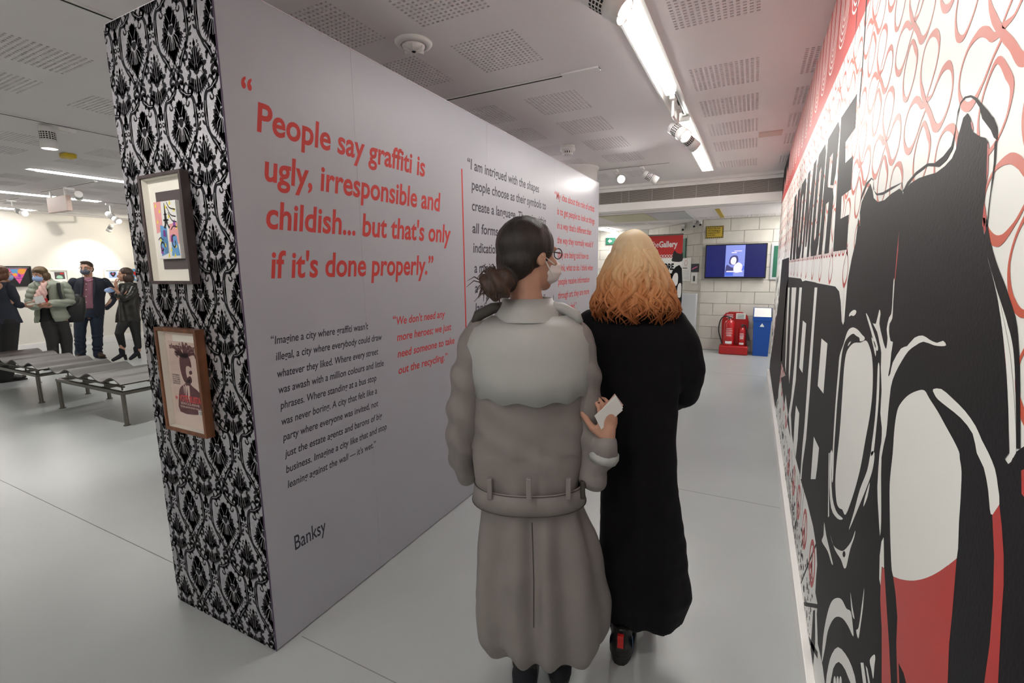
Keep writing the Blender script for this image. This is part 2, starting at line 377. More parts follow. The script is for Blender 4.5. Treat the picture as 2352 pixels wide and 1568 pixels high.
def blockwall(name, p0, p1, label, m='wall_block'):
    """concrete block wall from p0 to p1, face towards the viewer; every block an object"""
    p0, p1 = V((*p0, 0)), V((*p1, 0)); L = (p1-p0).length; d = (p1-p0).normalized(); a = math.atan2(d.y, d.x)
    o = B().box(0, L, .012, .15, 0, LZ).obj(name, 'mortar', kind='structure', label=label, loc=p0); o.rotation_euler.z = a
    full = B().box(.003, .437, 0, .03, .003, .219).mesh('block'); full.materials.append(M[m]); bm = bmesh.new(); bm.from_mesh(full)
    bmesh.ops.bevel(bm, geom=[e for e in bm.edges], offset=.004, segments=1, affect='EDGES'); bm.to_mesh(full); bm.free()
    cache = {}
    for r in range(11):
        z = r*.2115; x = -.22 if r % 2 else 0
        while x < L-.01:
            a0, a1 = max(x, 0), min(x+.44, L)
            if a1-a0 > .43: me = full
            else:
                key = round(a1-a0, 3)
                if key not in cache: q = B().box(.003, key-.003, 0, .03, .003, .219).mesh('block'); q.materials.append(M[m]); cache[key] = q
                me = cache[key]
            k = link('block', me, None, o, loc=(a0, random.uniform(-.0012, .0012), z)); k.scale.z = .2115/.222
            x += .44
    return o
wf = blockwall('wall_lobby_front', (-.85, 9.2), (.92, 9.2), 'white painted block wall carrying the television')
blockwall('wall_lobby_diagonal', (-2.12, 10.8), (-.85, 9.2), 'white painted block wall angling away behind the banner')
blockwall('wall_lobby_rear', (-4.1, 10.8), (-2.12, 10.8), 'cream block wall at the back of the lobby')
# column
co = B(); co.loft([(0, 0, 0, .27, .27), (0, 0, 2.675, .27, .27), (0, 0, 2.676, .29, .29), (0, 0, 2.70, .29, .29)], n=48)
co.obj('trim_2', 'white_paint', kind='structure', loc=(-2.02, 5.68, 0), smooth=False, label='round white column behind the partition')
for p in bpy.data.objects['trim_2'].data.polygons: p.use_smooth = len(p.vertices) == 4
# ================================================================ PARTITION WITH QUOTES
PX, PY0, PY1, PL, PH = -1.602, 1.044, 5.31, -2.283, 2.435
part = B().box(PL, PX-.004, PY0+.003, PY1, .006, PH).obj('display_partition', 'ply')
tag(part, 'free-standing display partition, lilac quote side and black damask end, beside the walkway', 'partition wall')
jx = [PY0, 1.634, 2.80, 3.966, PY1]
for a, c in zip(jx, jx[1:]): bevel(B().box(PX-.012, PX, a+.0003, c-.0003, .006, PH).obj('lilac_panel', 'lilac', part), .0003, 1)
B().box(PL-.002, PX+.001, PY0, PY1, PH, PH+.004).obj('top_edge', 'lilac_edge', part)
bevel(B().box(PL, PX, PY0-.001, PY0+.004, .004, PH).obj('damask_panel', 'silver_paper', part), .0005, 1)
pmx = lambda x=PX, k=0: planemx((x+.0002+k*.0001, 0, 0), (0, 1, 0), (0, 0, 1))
def line_px(s, a, b2, cap, shear=.2, off=.0, x=PX):
    p, q = onx(*a, x), onx(*b2, x); me = textmesh(s, cap/.69, off, shear, width=q.y-p.y)
    return moved(me, p.y, (p.z+q.z)/2)
def quote(name, m, lines, cap, off=.02, shear=.2, pre=None, z=None):
    ms = []
    for i, (s, a, b2) in enumerate(lines):
        me = line_px(s, a, b2, cap, shear, off)
        ms.append(me)
    if pre: ms.append(line_px('“', *pre, cap, shear, off))
    me = join(ms); return lay(me, pmx(), name, m, part, label=None)
q = quote('lettering', 'red_vinyl', [("People say graffiti is", (590, 302), (977, 404)), ("ugly, irresponsible and", (609, 414), (1013, 485)), ("childish... but that's only", (613, 525), (1036, 556)), ("if it's done properly.”", (622, 630), (997, 634))], .098, .022, .17, pre=((559, 246), (584, 251)))
q['label'] = 'large red italic quote about graffiti'
L2 = [("Imagine a city where graffiti wasn't", (631, 788), (846, 757)), ("illegal, a city where everybody could draw", (634, 826), (877.5, 781)), ("whatever they liked. Where every street", (637, 864), (869, 815.5)), ("was awash with a million colours and little", (640, 900), (881.6, 842.5)), ("phrases. Where standing at a bus stop", (643.7, 937), (865, 876)), ("was never boring. A city that felt like a", (647, 974), (866, 905)), ("party where everyone was invited, not", (650, 1010), (869, 934)), ("just the estate agents and barons of big", (654, 1046), (878, 963)), ("business. Imagine a city like that and stop", (657, 1082), (888.6, 988)), ("leaning against the wall — it's wet.”", (661, 1117), (864, 1028))]
q = quote('lettering', 'black_vinyl', L2, .030, .012, .17, pre=((623, 789.5), (630, 788.5))); q['label'] = 'small black italic quote'
q = quote('lettering', 'red_vinyl', [("We don't need any", (911, 743), (1022.4, 730)), ("more heroes; we just", (912, 782), (1036.7, 758)), ("need someone to take", (913.5, 820), (1044, 789)), ("out the recycling.”", (915.5, 858), (1028, 826))], .040, .018, .17, pre=((903, 744), (910, 743))); q['label'] = 'small red italic quote'
q = quote('lettering', 'black_vinyl', [("I am intrigued with the shapes", (1081, 389), (1238, 442)), ("people choose as their symbols to", (1083, 433), (1254, 482.7)), ("create a language. There is within", (1084, 481), (1254, 518)), ("all forms a basic structure, an", (1085, 532), (1250, 556)), ("indication of the entire object with", (1087, 577), (1256, 590)), ("a minimum of lines that becomes", (1089.6, 623), (1248, 625)), ("a symbol. This is common to all", (1091, 668.5), (1250, 660)), ("languages, all people, all times.”", (1092, 713), (1252, 696))], .062, .016, .1, pre=((1074, 386), (1080, 388))); q['label'] = 'black quote right of the red rule'
q = quote('lettering', 'red_vinyl', [("My idea about the role of artists", (1278, 456.8), (1365, 486)), ("is to get people to look at things", (1279.7, 491), (1365.5, 515)), ("in a way that's different than", (1279.7, 525.8), (1358, 538.4)), ("the way they normally would if", (1280, 559), (1362.6, 567)), ("they are being told how to", (1281, 592), (1351.7, 594)), ("think, what to do. I think when", (1282, 622), (1361.6, 620.4)), ("people receive information", (1282, 652.5), (1354, 648.6)), ("through art, they are more", (1282, 685), (1353, 675)), ("open-minded.”", (1282, 715), (1324, 709))], .062, .018, .1, pre=((1274, 455), (1277.5, 456.3))); q['label'] = 'red quote at the far end'
q = quote('lettering', 'black_vinyl', [("Banksy", (678, 1262), (749, 1221))], .062, .006, 0); q['label'] = 'black signature name'
lay(tess([[(2.484, 1.0), (2.498, 1.0), (2.498, 2.093), (2.484, 2.093)]]), pmx(), 'rule_line', 'red_vinyl', part, label='thin red vertical rule')
lay(tess([[(3.955, .98), (3.965, .98), (3.965, 1.26), (3.955, 1.26)]]), pmx(), 'rule_line', 'black_vinyl', part, label='thin black vertical rule')
# ---------------------------------------------------------------- damask flock
def leaf(x, y, l, wd, a, ser=0):
    """leaf outline from base (x,y), length l, half width wd, direction a"""
    out = []; n = 7
    for sgn in (1, -1):
        seq = range(n+1) if sgn > 0 else range(n-1, 0, -1)
        for i in seq:
            t = i/n; h = 1.55*wd*math.sin(PI*min(1, t*1.02))**.8*(1-.25*t)*sgn
            if ser and i % 2 == 0: h *= (1-ser)
            u, v2 = t*l, h; out.append((x+u*math.cos(a)-v2*math.sin(a), y+u*math.sin(a)+v2*math.cos(a)))
    return out
def ring(x, y, r, n=10): return [(x+r*math.cos(2*PI*k/n), y+r*math.sin(2*PI*k/n)) for k in range(n)]
def spiral(x, y, r, a0, turn, w0, sgn=1):
    p = []; n = 9
    for i in range(n): t = i/(n-1); p.append((x+r*(1-.72*t)*math.cos(a0+sgn*turn*t), y+r*(1-.72*t)*math.sin(a0+sgn*turn*t)))
    w0 *= 1.25; return stroke(p, [w0*.5, w0, w0, w0*.9, w0*.9, w0*.8, w0*.8, w0, w0*1.2], 2)
blk = []; sil = []
R_ = math.radians
# motif A, centre (0,0)
for a, l, x, y in ((90, .036, 0, .048), (72, .034, .006, .046), (55, .03, .010, .040), (84, .05, .004, .02), (60, .04, .010, .022), (38, .03, .012, .028), (100, .045, .001, .022)): blk.append(leaf(x, y, l, .0075, R_(a), .35))
for a, l, x, y, wd in ((62, .046, .018, .002, .011), (40, .04, .022, -.004, .010), (80, .04, .020, .004, .009), (15, .032, .026, -.008, .009)): blk.append(leaf(x, y, l, wd, R_(a), .4))
blk.append(stroke([(.012, .004), (.016, .03), (.026, .056), (.036, .06)], [.002, .004, .003, .003], 3))
for i in range(8):
    a = -20-i*10; l = .040+.004*i; x = .006+.004*(7-i)*.6; blk.append(leaf(x, -.006-.001*i, l+.012, .0062, R_(a), .3))
for i in range(5): blk.append(leaf(.024-.004*i, -.030-.007*i, .040, .006, R_(-70-5*i), .3))
for i in range(6): blk.append(ring(.006+.005*(i % 3), -.085-.011*i, .003, 6)); blk.append(leaf(.002+.002*(i % 2), -.07-.012*i, .016, .0032, R_(-80+20*(i % 2))))
blk.append([(0, .020), (.012, .016), (.014, .002), (.006, -.010), (0, -.012)]); blk.append(leaf(.004, .03, .05, .010, R_(86), .35)); blk.append(leaf(.0, -.05, .06, .006, R_(-88), .3))
# motif B, centre (.121,-.15) -> built around x=.121, left half only through mirroring about .121
bb_ = []
for a, l, x, y in ((90, .055, 0, .05), (80, .05, .004, .03), (68, .045, .008, .022), (55, .045, .010, .012), (44, .04, .012, .004), (90, .07, .002, .0)): bb_.append(leaf(x, y, l, .0072, R_(a), .35))
for x, y in ((.022, .078), (.030, .062), (.036, .044), (.018, .09), (.036, .028)): bb_.append(ring(x, y, .0052, 8)); sil.append([(q[0], q[1]) for q in ring(.121+x, -.15+y, .002, 6)])
for x, y in ((.022, .078), (.030, .062), (.036, .044)): bb_.append(stroke([(.008, y-.04), (x*.6, y-.02), (x, y)], .0025, 2))
bb_.append(spiral(.030, .006, .020, R_(210), 5.0, .009, -1)); bb_.append(leaf(.036, .014, .026, .008, R_(20), .4)); bb_.append(leaf(.034, -.002, .03, .008, R_(-35), .4)); bb_.append(leaf(.03, .018, .024, .007, R_(65), .4))
for i in range(6): bb_.append(leaf(.034-.005*i, -.012-.002*i, .046+.002*i, .0062, R_(-55-6*i), .3))
bb_.append(leaf(0, -.01, .08, .008, R_(-89), .3)); bb_.append([(0, .016), (.012, .004), (.010, -.008), (0, -.012)])
for i in range(4): bb_.append(leaf(.002, -.075-.012*i, .018, .0035, R_(-60)))
for p in bb_: blk.append([(.121+x, -.15+y) for x, y in p]); blk.append([(.121-x, -.15+y) for x, y in p])
# ogee scrollwork (right side; mirrored about x=0)
def og(p, w_): blk.append(stroke(p, [q*1.5 for q in w_], 4))
og([(.004, .140), (.016, .112), (.034, .098), (.05, .086), (.075, .083), (.088, .062), (.092, .03), (.091, 0)], [.008, .012, .014, .012, .010, .011, .013, .010])
og([(.092, .03), (.093, .0), (.090, -.03), (.078, -.055), (.062, -.075), (.044, -.095), (.030, -.118), (.014, -.142), (.002, -.165)], [.010, .013, .011, .008, .013, .014, .010, .009, .005])
og([(.012, .128), (.022, .135), (.034, .13), (.042, .118)], [.004, .009, .008, .003])
og([(.030, .100), (.04, .118), (.052, .126), (.062, .118)], [.004, .008, .007, .003])
og([(.062, -.075), (.074, -.086), (.074, -.10), (.062, -.104)], [.006, .010, .008, .004]); og([(.044, -.095), (.058, -.112), (.058, -.124)], [.005, .008, .003])
og([(.016, -.145), (.03, -.150), (.038, -.162), (.030, -.176), (.020, -.170)], [.005, .010, .009, .006, .005])
blk.append(spiral(.070, .100, .017, R_(250), 5.2, .009, 1)); blk.append(spiral(.048, .062, .013, R_(30), 5.0, .006, -1)); blk.append(spiral(.074, -.040, .010, R_(-30), 4.6, .0035, 1))
blk.append(spiral(.034, -.09, .008, R_(100), 4.6, .003, 1)); blk.append(spiral(.052, -.066, .008, R_(120), 4.6, .003, 1))
for i, (x, y, a) in enumerate([(.096, .045, 20), (.094, .02, -160), (.097, .01, 30), (.090, -.012, -170), (.095, -.03, 0), (.084, -.05, 200), (.07, -.062, -20), (.05, -.09, 190), (.045, -.1, -10), (.03, -.12, 180), (.02, .125, 200), (.06, .088, 80), (.08, .085, 60), (.05, .088, -100), (.036, .098, 230), (.024, -.13, -30), (.01, .145, 60)]): blk.append(leaf(x, y, .022, .0055, R_(a), .3))
# little heart knot between the scrolls
for s_ in (1, -1):
    for p in (ring(.121+s_*.010, .012, .0095, 10), leaf(.121+s_*.004, -.004, .026, .004, R_(-90+s_*40)), leaf(.121+s_*.003, .028, .03, .006, R_(90-s_*30), .3), leaf(.121+s_*.002, .045, .035, .006, R_(90-s_*8), .4)): blk.append(p)
    sil.append(ring(.121+s_*.010, .013, .0045, 8))
for p in ((.070, .100), (.048, .062)): sil.append(ring(p[0], p[1], .003, 8))
sil += [stroke([(.006, .030), (.014, .044), (.020, .056)], .0016, 2), stroke([(.002, -.02), (.003, -.04), (.002, -.06)], .0016, 2), stroke([(.018, -.03), (.030, -.046), (.034, -.064)], .0016, 2), stroke([(.090, .055), (.0925, .03), (.0915, 0), (.089, -.028)], .0022, 2), stroke([(.064, -.072), (.046, -.092), (.032, -.116)], .002, 2), stroke([(.02, .108), (.048, .09), (.074, .086)], .002, 2), stroke([(.008, -.012), (.02, -.03), (.026, -.055)], .0016, 2), stroke([(.004, -.015), (.010, -.035), (.012, -.06)], .0016, 2), stroke([(.014, -.008), (.032, -.022), (.038, -.04)], .0016, 2), stroke([(.022, .004), (.03, .02), (.036, .034)], .0015, 2)]
for s_ in (1, -1): sil += [stroke([(.121+s_*.010, -.165), (.121+s_*.018, -.185), (.121+s_*.02, -.205)], .0018, 2), stroke([(.121+s_*.004, -.165), (.121+s_*.006, -.19), (.121+s_*.005, -.215)], .0016, 2), stroke([(.121+s_*.004, -.13), (.121+s_*.006, -.10), (.121+s_*.004, -.07)], .0016, 2), stroke([(.121+s_*.02, -.15), (.121+s_*.036, -.165), (.121+s_*.038, -.18)], .0018, 2)]
blk_cell = tess([p for p in blk]+[[(-x, y) for x, y in p[::-1]] for p in blk if abs(sum(q[0] for q in p)/len(p)-.121) > .055 or True and sum(q[0] for q in p)/len(p) < .066])
sil_cell = tess(sil+[[(-x, y) for x, y in p[::-1]] for p in sil if sum(q[0] for q in p)/len(p) < .1])
def tile(cell):
    b = B()
    for i in range(-1, 5):
        for jn in range(-1, 9):
            ox, oy = -1.845-.242*(i-1), 2.318-.303*jn+.0
            b.add([(v.co.x+ox, v.co.y+oy, 0) for v in cell.vertices], [tuple(p.vertices) for p in cell.polygons])
    return b.mesh('damask')
for cell, k, nm, m in ((blk_cell, 1, 'damask_flock', 'flock'), (sil_cell, 2.2, 'damask_highlight', 'silver_paper')):
    o = lay(tile(cell), planemx((0, PY0-.0011-.00015*k, 0), (1, 0, 0), (0, 0, 1)), nm, m, part, clip=(PL, PX, .005, PH))
    o['kind'] = 'stuff'
# black adhesive trim down the corner
B().box(PX-.0015, PX+.0008, PY0-.0016, PY0+.002, .004, PH).obj('corner_strip', 'edge_purple', part)
# ================================================================ THE MURAL (flat print on the right wall)
mmx = lambda k: planemx((WX-.00015-.0001*k, 0, 0), (0, -1, 0), (0, 0, 1))
def mp(px, py): q = onx(px, py, WX); return (-q.y, q.z)
def c4(*p): return [mp(1740+x/3.015, y/3.015) for x, y in p]
def c5(*p): return [mp(1740+x/2.904, 500+y/2.904) for x, y in p]
def c6(*p): return [mp(1740+x/2.969, 1040+y/2.969) for x, y in p]
def c7(*p): return [mp(1720+x/3.563, 660+y/3.563) for x, y in p]
def c8(*p): return [mp(1900+x/3.015, 200+y/3.015) for x, y in p]
def c9(*p): return [mp(1900+x/4.613, y/4.613) for x, y in p]
def ca(*p): return [mp(1720+x/4.357, 340+y/4.357) for x, y in p]
YE = 7.19
def mural(polys, k, name, m, label=None, clip=(-YE, 0.9, .106, H)):
    me = tess(polys); n = len(me.polygons)
    return lay(me, mmx(k), name, m, WR, clip=clip, label=label)
# red band along the top with drips
mural([[(-YE, 2.285), (-1.5, 2.285), (-.2, 2.21), (1, 2.21), (1, H), (-YE, H)]], 1, 'mural_band', 'mural_red', 'red band along the top of the mural')
us = []
for i in range(26):
    u = -1.85-.305*(i-3)
    for k in range(5):
        r = .115-.021*k; z0 = 2.375+.024*k; n = 14
        p = [(u-r, H)]+[(u-r*math.cos(PI*q/n)*(1+.05*math.sin(q*2.3+k)), z0+.13*(1-math.sin(PI*q/n)**.7)) for q in range(n+1)]+[(u+r, H)]
        us.append(stroke(p, .0085, 1, False))
mural(us, 2, 'mural_arches', 'mural_paper')
mural([[(-YE, 2.36), (-6.9, 2.40), (-6.8, 2.55), (-6.5, 2.43), (-6.4, 2.62), (-6.1, 2.5), (-6.0, H), (-YE, H)]], 2.5, 'mural_blots', 'mural_black')
# chain pattern
cell = []
def ribbon(p, ws, k=6):
    c = smooth_pts(p[:-1], k, True); n = len(c); m = len(p)-1; L = []; R = []
    for i in range(n):
        a, b2 = c[i-1], c[(i+1) % n]; dx, dy = b2[0]-a[0], b2[1]-a[1]; l = math.hypot(dx, dy) or 1; t = (i/k) % 1; j = int(i/k)
        wd = ws[j % m]*(1-t)+ws[(j+1) % m]*t; L.append((c[i][0]-dy/l*wd/2, c[i][1]+dx/l*wd/2)); R.append((c[i][0]+dy/l*wd/2, c[i][1]-dx/l*wd/2))
    return [[L[i], L[(i+1) % n], R[(i+1) % n], R[i]] for i in range(n)]
def cs(p, w_, k=5): cell.append(ribbon(p, [q*1.02+.0008 for q in w_]))
A = c9((1047, 1090), (1012, 985), (992, 850), (1000, 700), (1035, 520), (1090, 390), (1150, 345), (1186, 410), (1186, 520), (1160, 680), (1110, 860), (1060, 1020), (1047, 1090))
cs(A, [.011, .013, .007, .004, .004, .006, .013, .011, .005, .004, .004, .004, .006])
Bq = c9((1047, 1090), (1095, 1220), (1135, 1340), (1185, 1345), (1245, 1240), (1300, 1080), (1332, 900), (1325, 740), (1285, 685), (1225, 740), (1165, 870), (1110, 1010), (1075, 1085))
cs(Bq, [.012, .013, .015, .012, .006, .004, .004, .007, .013, .011, .005, .004, .004])
D = c8((690, 125), (655, 130), (635, 95), (608, 90), (570, 150), (542, 250), (532, 350), (545, 430), (575, 440), (615, 350), (650, 240), (690, 125))
cs(D, [.006, .011, .013, .012, .005, .004, .005, .012, .013, .005, .004, .004])
Eq = c8((668, 250), (700, 330), (712, 400), (695, 520), (665, 620), (630, 690), (605, 670), (596, 600), (600, 500), (625, 370), (668, 250))
cs(Eq, [.008, .012, .009, .004, .004, .008, .011, .007, .004, .004, .004])
pat = []
for r in range(-7, 6):
    for i in range(-6, 26):
        du, dv = -.303*i+.1515*(r % 2), .199*r
        for ci, st_ in enumerate(cell):
            qs = [q for p in st_ for q in p]; cx_, cy_ = sum(q[0] for q in qs)/len(qs)+du, sum(q[1] for q in qs)/len(qs)+dv
            if cy_ > 2.4 or cy_ < 1.30 or not -YE-.2 < cx_ < .1 or (cx_ < -1.75 and cy_ < 1.60): continue
            for p in st_: pat.append([(x+du, y+dv, .00002*ci) for x, y in p])
pb = B()
for p in pat: pb.add(p, [(0, 1, 2, 3)])
lay(pb.mesh('chain'), mmx(3), 'mural_chain', 'mural_coral', WR, clip=(-YE, .9, .106, 2.283), label='pattern of linked red loops')
loops = []
for y in (1.875, 2.211, 2.534, 2.851, 3.181, 3.48, 3.79, 4.10, 4.41, 4.72):
    loops.append(stroke([(-y+.01, 1.56), (-y-.035, 1.50), (-y-.045, 1.46), (-y, 1.425), (-y+.045, 1.46), (-y+.035, 1.50), (-y-.01, 1.56)], [.004, .004, .005, .016, .005, .004, .004], 4))
for i in range(40): y = 1.95+i*.081; loops.append(stroke([(-y-.03, 1.555), (-y-.015, 1.53), (-y+.015, 1.53), (-y+.03, 1.555)], [.003, .008, .008, .003], 3))
mural(loops, 3.3, 'mural_loops', 'mural_red')
# lettering NO MORE in block capitals
z0, z1 = 1.542, 2.06
def blk_letter(ch, y0, y1):
    """y0 = viewer's left edge (far), y1 = right edge (near)"""
    w_ = y0-y1; f = lambda u, v: (-y0+u*w_, z0+v*(z1-z0)); P = []
    if ch == 'N': P = [[(0, 0), (.36, 0), (.36, .62), (.62, 0), (1, 0), (1, 1), (.64, 1), (.64, .42), (.38, 1), (0, 1)]]
    if ch == 'O': P = [[(.15, 0), (.85, 0), (1, .10), (1, .90), (.85, 1), (.56, 1), (.56, .84), (.62, .80), (.62, .18), (.5, .14), (.5, 0)], [(.15, 0), (0, .1), (0, .9), (.15, 1), (.57, 1), (.57, .84), (.38, .80), (.38, .18), (.51, .14), (.51, 0)]]
    if ch == 'M': P = [[(0, 0), (.27, 0), (.27, .58), (.42, .12), (.58, .12), (.73, .58), (.73, 0), (1, 0), (1, 1), (.70, 1), (.5, .46), (.30, 1), (0, 1)]]
    if ch == 'R': P = [[(0, 0), (.36, 0), (.36, .42), (.62, .42), (.62, 0), (1, 0), (1, .42), (.88, .50), (.36, .56), (.36, .80), (.62, .80), (.62, .55), (.90, .52), (1, .6), (1, .92), (.85, 1), (0, 1)]]
    if ch == 'E': P = [[(0, 0), (1, 0), (1, .22), (.42, .22), (.42, .42), (.92, .42), (.92, .62), (.42, .62), (.42, .80), (1, .80), (1, 1), (0, 1)]]
    return [[f(*q) for q in p] for p in P]
let = []
for ch, a, c in (('N', 4.68, 4.12), ('O', 4.06, 3.64), ('M', 3.56, 3.10), ('O', 3.05, 2.70), ('R', 2.66, 2.31)): let += blk_letter(ch, a, c)
let.append([mp(*q) for q in ((1969, 215), (1932.5, 270), (1914, 577.6), (1945, 573), (1950, 492.5), (1930.7, 502.5), (1933.4, 451), (1955, 434.5), (1960, 356.5), (1941.7, 374.8), (1942.3, 326.7), (1964.9, 293.5))])
mural(let, 4, 'mural_lettering', 'mural_black', 'black block capitals NO MORE')
mural([stroke(c4((692, -10), (686, 150), (674, 315)), [.010, .010, .004], 3), stroke(c4((756, -10), (745, 200), (728, 450), (712, 640), (706, 752)), [.018, .018, .016, .02, .004], 3)], 4, 'mural_drips', 'mural_black')
# big black mass: cat silhouette with mask, fused with the word WAR
white_under = [c5((205, 290), (640, 190), (600, 420), (580, 760), (520, 700), (180, 640))]
mural([[(-YE, .106), (-1.86, .106), (-1.86, 1.425), (-YE, 1.425)]], 3.1, 'mural_ground', 'mural_paper')
top = c4((712, 1568), (710, 1470), (722, 1400), (745, 1350), (768, 1300), (783, 1272), (797, 1320), (805, 1370), (835, 1398), (880, 1385), (930, 1340), (985, 1305), (1003, 1322), (1007, 1348), (1022, 1310), (1060, 1270), (1120, 1232), (1180, 1212), (1240, 1195), (1300, 1150), (1350, 1095), (1378, 1030), (1390, 950), (1408, 890), (1428, 815), (1457, 782), (1478, 815), (1490, 870), (1495, 912), (1545, 945), (1582, 955), (1603, 985), (1605, 1030), (1600, 1110), (1592, 1230), (1575, 1400), (1562, 1560))
right = c5((1512, 100), (1530, 170), (1560, 320), (1600, 520), (1640, 760), (1662, 1000), (1678, 1260), (1682, 1568))
rb = c6((1690, 40), (1715, 76), (1735, 60), (1760, 0))+c5((1752, 1545), (1790, 1520))
low = [(-.3, .9), (-.3, .106)]
left = [mp(1895, 1568), mp(1890, 1530)]+c6((430, 1380), (412, 1300), (405, 1100), (410, 1030), (395, 950), (400, 850), (408, 760), (402, 640), (380, 500), (360, 420), (340, 335), (300, 200), (255, 20))
left += c7((330, 1180), (300, 1010), (282, 900), (270, 800), (262, 740), (300, 720), (262, 600), (270, 460), (292, 200), (306, 0))
wtop = c5((207, 395), (290, 405), (300, 425), (320, 418), (385, 430), (400, 436), (520, 458), (545, 490), (556, 560), (562, 690), (572, 715), (580, 690), (590, 560), (602, 420), (630, 270), (655, 170), (668, 60), (672, 0))
mass = top+right+rb+low+left+wtop
mural([mass], 5, 'mural_silhouette', 'mural_black', 'black cat silhouette in a mask fused with the word WAR')
mural([c5((165, 280), (211, 264), (207, 395), (185, 640), (172, 800), (158, 1000), (135, 1200), (112, 1290), (92, 1130), (76, 1085), (66, 1075), (100, 850), (140, 560))], 5, 'mural_bar', 'mural_black')
# outline ribbon above the silhouette
mural([c4((712, 1400), (735, 1345), (760, 1280), (790, 1238), (803, 1250), (803, 1310), (825, 1352), (870, 1348), (930, 1310), (1000, 1265), (1008, 1330), (1040, 1285), (1100, 1210), (1180, 1150), (1260, 1155), (1310, 1110), (1355, 1030), (1372, 930), (1390, 800), (1410, 720), (1440, 680), (1480, 672), (1520, 700), (1560, 760), (1600, 850), (1640, 950), (1662, 970), (1655, 1100), (1640, 1220), (1622, 1330), (1610, 1430), (1597, 1568), (1590, 1568), (1605, 1420), (1620, 1300), (1640, 1130), (1645, 1000), (1650, 980), (1668, 960), (1667, 900), (1640, 820), (1600, 765), (1560, 720), (1520, 675), (1480, 658), (1440, 668), (1410, 705), (1390, 770), (1372, 900), (1345, 1010), (1290, 1080), (1230, 1128), (1180, 1130), (1100, 1190), (1040, 1260), (1010, 1320), (1003, 1262), (930, 1295), (870, 1330), (830, 1340), (808, 1320), (803, 1240), (790, 1230), (755, 1265), (725, 1340))], 5.5, 'mural_ribbon', 'mural_black')
mural([c4((1462, 662), (1500, 680), (1540, 740), (1560, 820), (1620, 900), (1650, 955), (1668, 950), (1665, 880), (1640, 815), (1590, 765), (1540, 700), (1500, 665))], 5.6, 'mural_ribbon', 'mural_black')
mural([stroke(c5((1520, 20), (1545, 180), (1580, 330), (1640, 500), (1700, 690), (1728, 860), (1740, 1100), (1745, 1540)), [.010, .012, .016, .018, .018, .012, .010, .008], 5)], 5.5, 'mural_ribbon', 'mural_black')
W = []      # white shapes cut into the black
def wc(f, *p, s=True): q = f(*p); W.append(smooth_pts(q, 3) if s else q)
for p in (c7((322, 0), (335, 0), (322, 300), (303, 700), (297, 640), (308, 300)), c7((352, 0), (390, 0), (365, 350), (331, 792), (327, 700), (340, 300)), c7((415, 0), (436, 0), (405, 420), (385, 760), (345, 1040), (352, 1200), (385, 1400), (420, 1535), (408, 1568), (380, 1480), (350, 1320), (325, 1040), (348, 900), (375, 600), (395, 300)), c7((540, 0), (562, 0), (535, 350), (503, 820), (470, 1240), (440, 1450), (432, 1568), (420, 1568), (440, 1300), (455, 1150), (487, 700), (515, 350)),
          c7((443, 270), (471, 295), (440, 700), (413, 655)), c7((387, 963), (414, 1030), (400, 1250), (383, 1400), (365, 1300), (375, 1100)), c7((596, 417), (645, 458), (612, 868), (565, 805)), c7((533, 1220), (576, 1312), (560, 1480), (548, 1568), (508, 1568), (520, 1400)), c7((302, 875), (320, 1040), (312, 1090), (293, 960))): W.append(p)
wc(c5, (612, 658), (618, 635), (642, 615), (660, 620), (656, 642), (640, 655), (628, 650))
wc(c7, (850, 327), (893, 345), (928, 385), (951, 410), (943, 433), (912, 440), (907, 412), (882, 396), (855, 378), (820, 402), (790, 445), (768, 520), (755, 620), (742, 760), (725, 950), (712, 1140), (700, 1320), (692, 1568), (680, 1568), (688, 1350), (700, 1120), (715, 900), (733, 690), (745, 560), (775, 470), (810, 360))
wc(c7, (812, 480), (820, 455), (838, 440), (828, 462))
W.append(smooth_pts(c5((645, 835), (690, 832), (726, 818), (750, 862), (766, 930), (772, 1050), (766, 1200), (748, 1340), (722, 1480))+c6((712, 60), (690, 160), (650, 300), (603, 421), (580, 386), (558, 374), (540, 330), (532, 200), (541, 60))+c5((550, 1430), (566, 1200), (578, 1010), (592, 910), (612, 866)), 3))
W.append(smooth_pts(c6((497, 0), (514, 0), (505, 150), (512, 300), (535, 390), (560, 425), (585, 448), (562, 455), (530, 430), (503, 372), (492, 230)), 2))
W.append(c6((487, 0), (493, 0), (488, 250), (490, 430), (482, 440), (484, 200)))
W.append(smooth_pts(c5((1262, 850), (1232, 856), (1180, 850), (1110, 826), (1060, 850), (1010, 888), (965, 955), (920, 1040), (892, 1130), (874, 1300), (860, 1450))+c6((848, 30), (846, 280), (846, 470), (838, 566), (828, 420), (820, 235), (835, 0))+c5((828, 1500), (832, 1400), (822, 1300), (830, 1150), (825, 1000), (828, 900), (815, 830), (800, 760), (770, 702), (792, 706), (815, 612), (823, 645), (815, 705), (835, 800), (852, 862), (862, 868), (870, 800), (864, 740), (880, 665), (895, 640), (902, 560), (910, 418), (917, 418), (908, 560), (902, 670), (884, 705), (880, 760), (890, 822), (906, 828), (895, 900), (886, 990), (874, 1055), (888, 1040), (905, 965), (960, 872), (1000, 856), (1050, 800), (1105, 785), (1150, 812), (1200, 834), (1242, 820)), 2))
wc(c5, (725, 640), (742, 660), (768, 735), (806, 860), (796, 885), (778, 830), (760, 760))
wc(c5, (762, 795), (790, 850), (790, 925), (775, 860))
wc(c5, (805, 983), (816, 992), (812, 1200), (790, 1450), (775, 1568), (758, 1568), (785, 1350), (798, 1150))
wc(c6, (775, 0), (800, 0), (790, 100), (760, 200), (700, 350), (625, 526), (660, 400), (700, 250), (750, 120))
wc(c6, (768, 200), (752, 300), (724, 366), (738, 290))
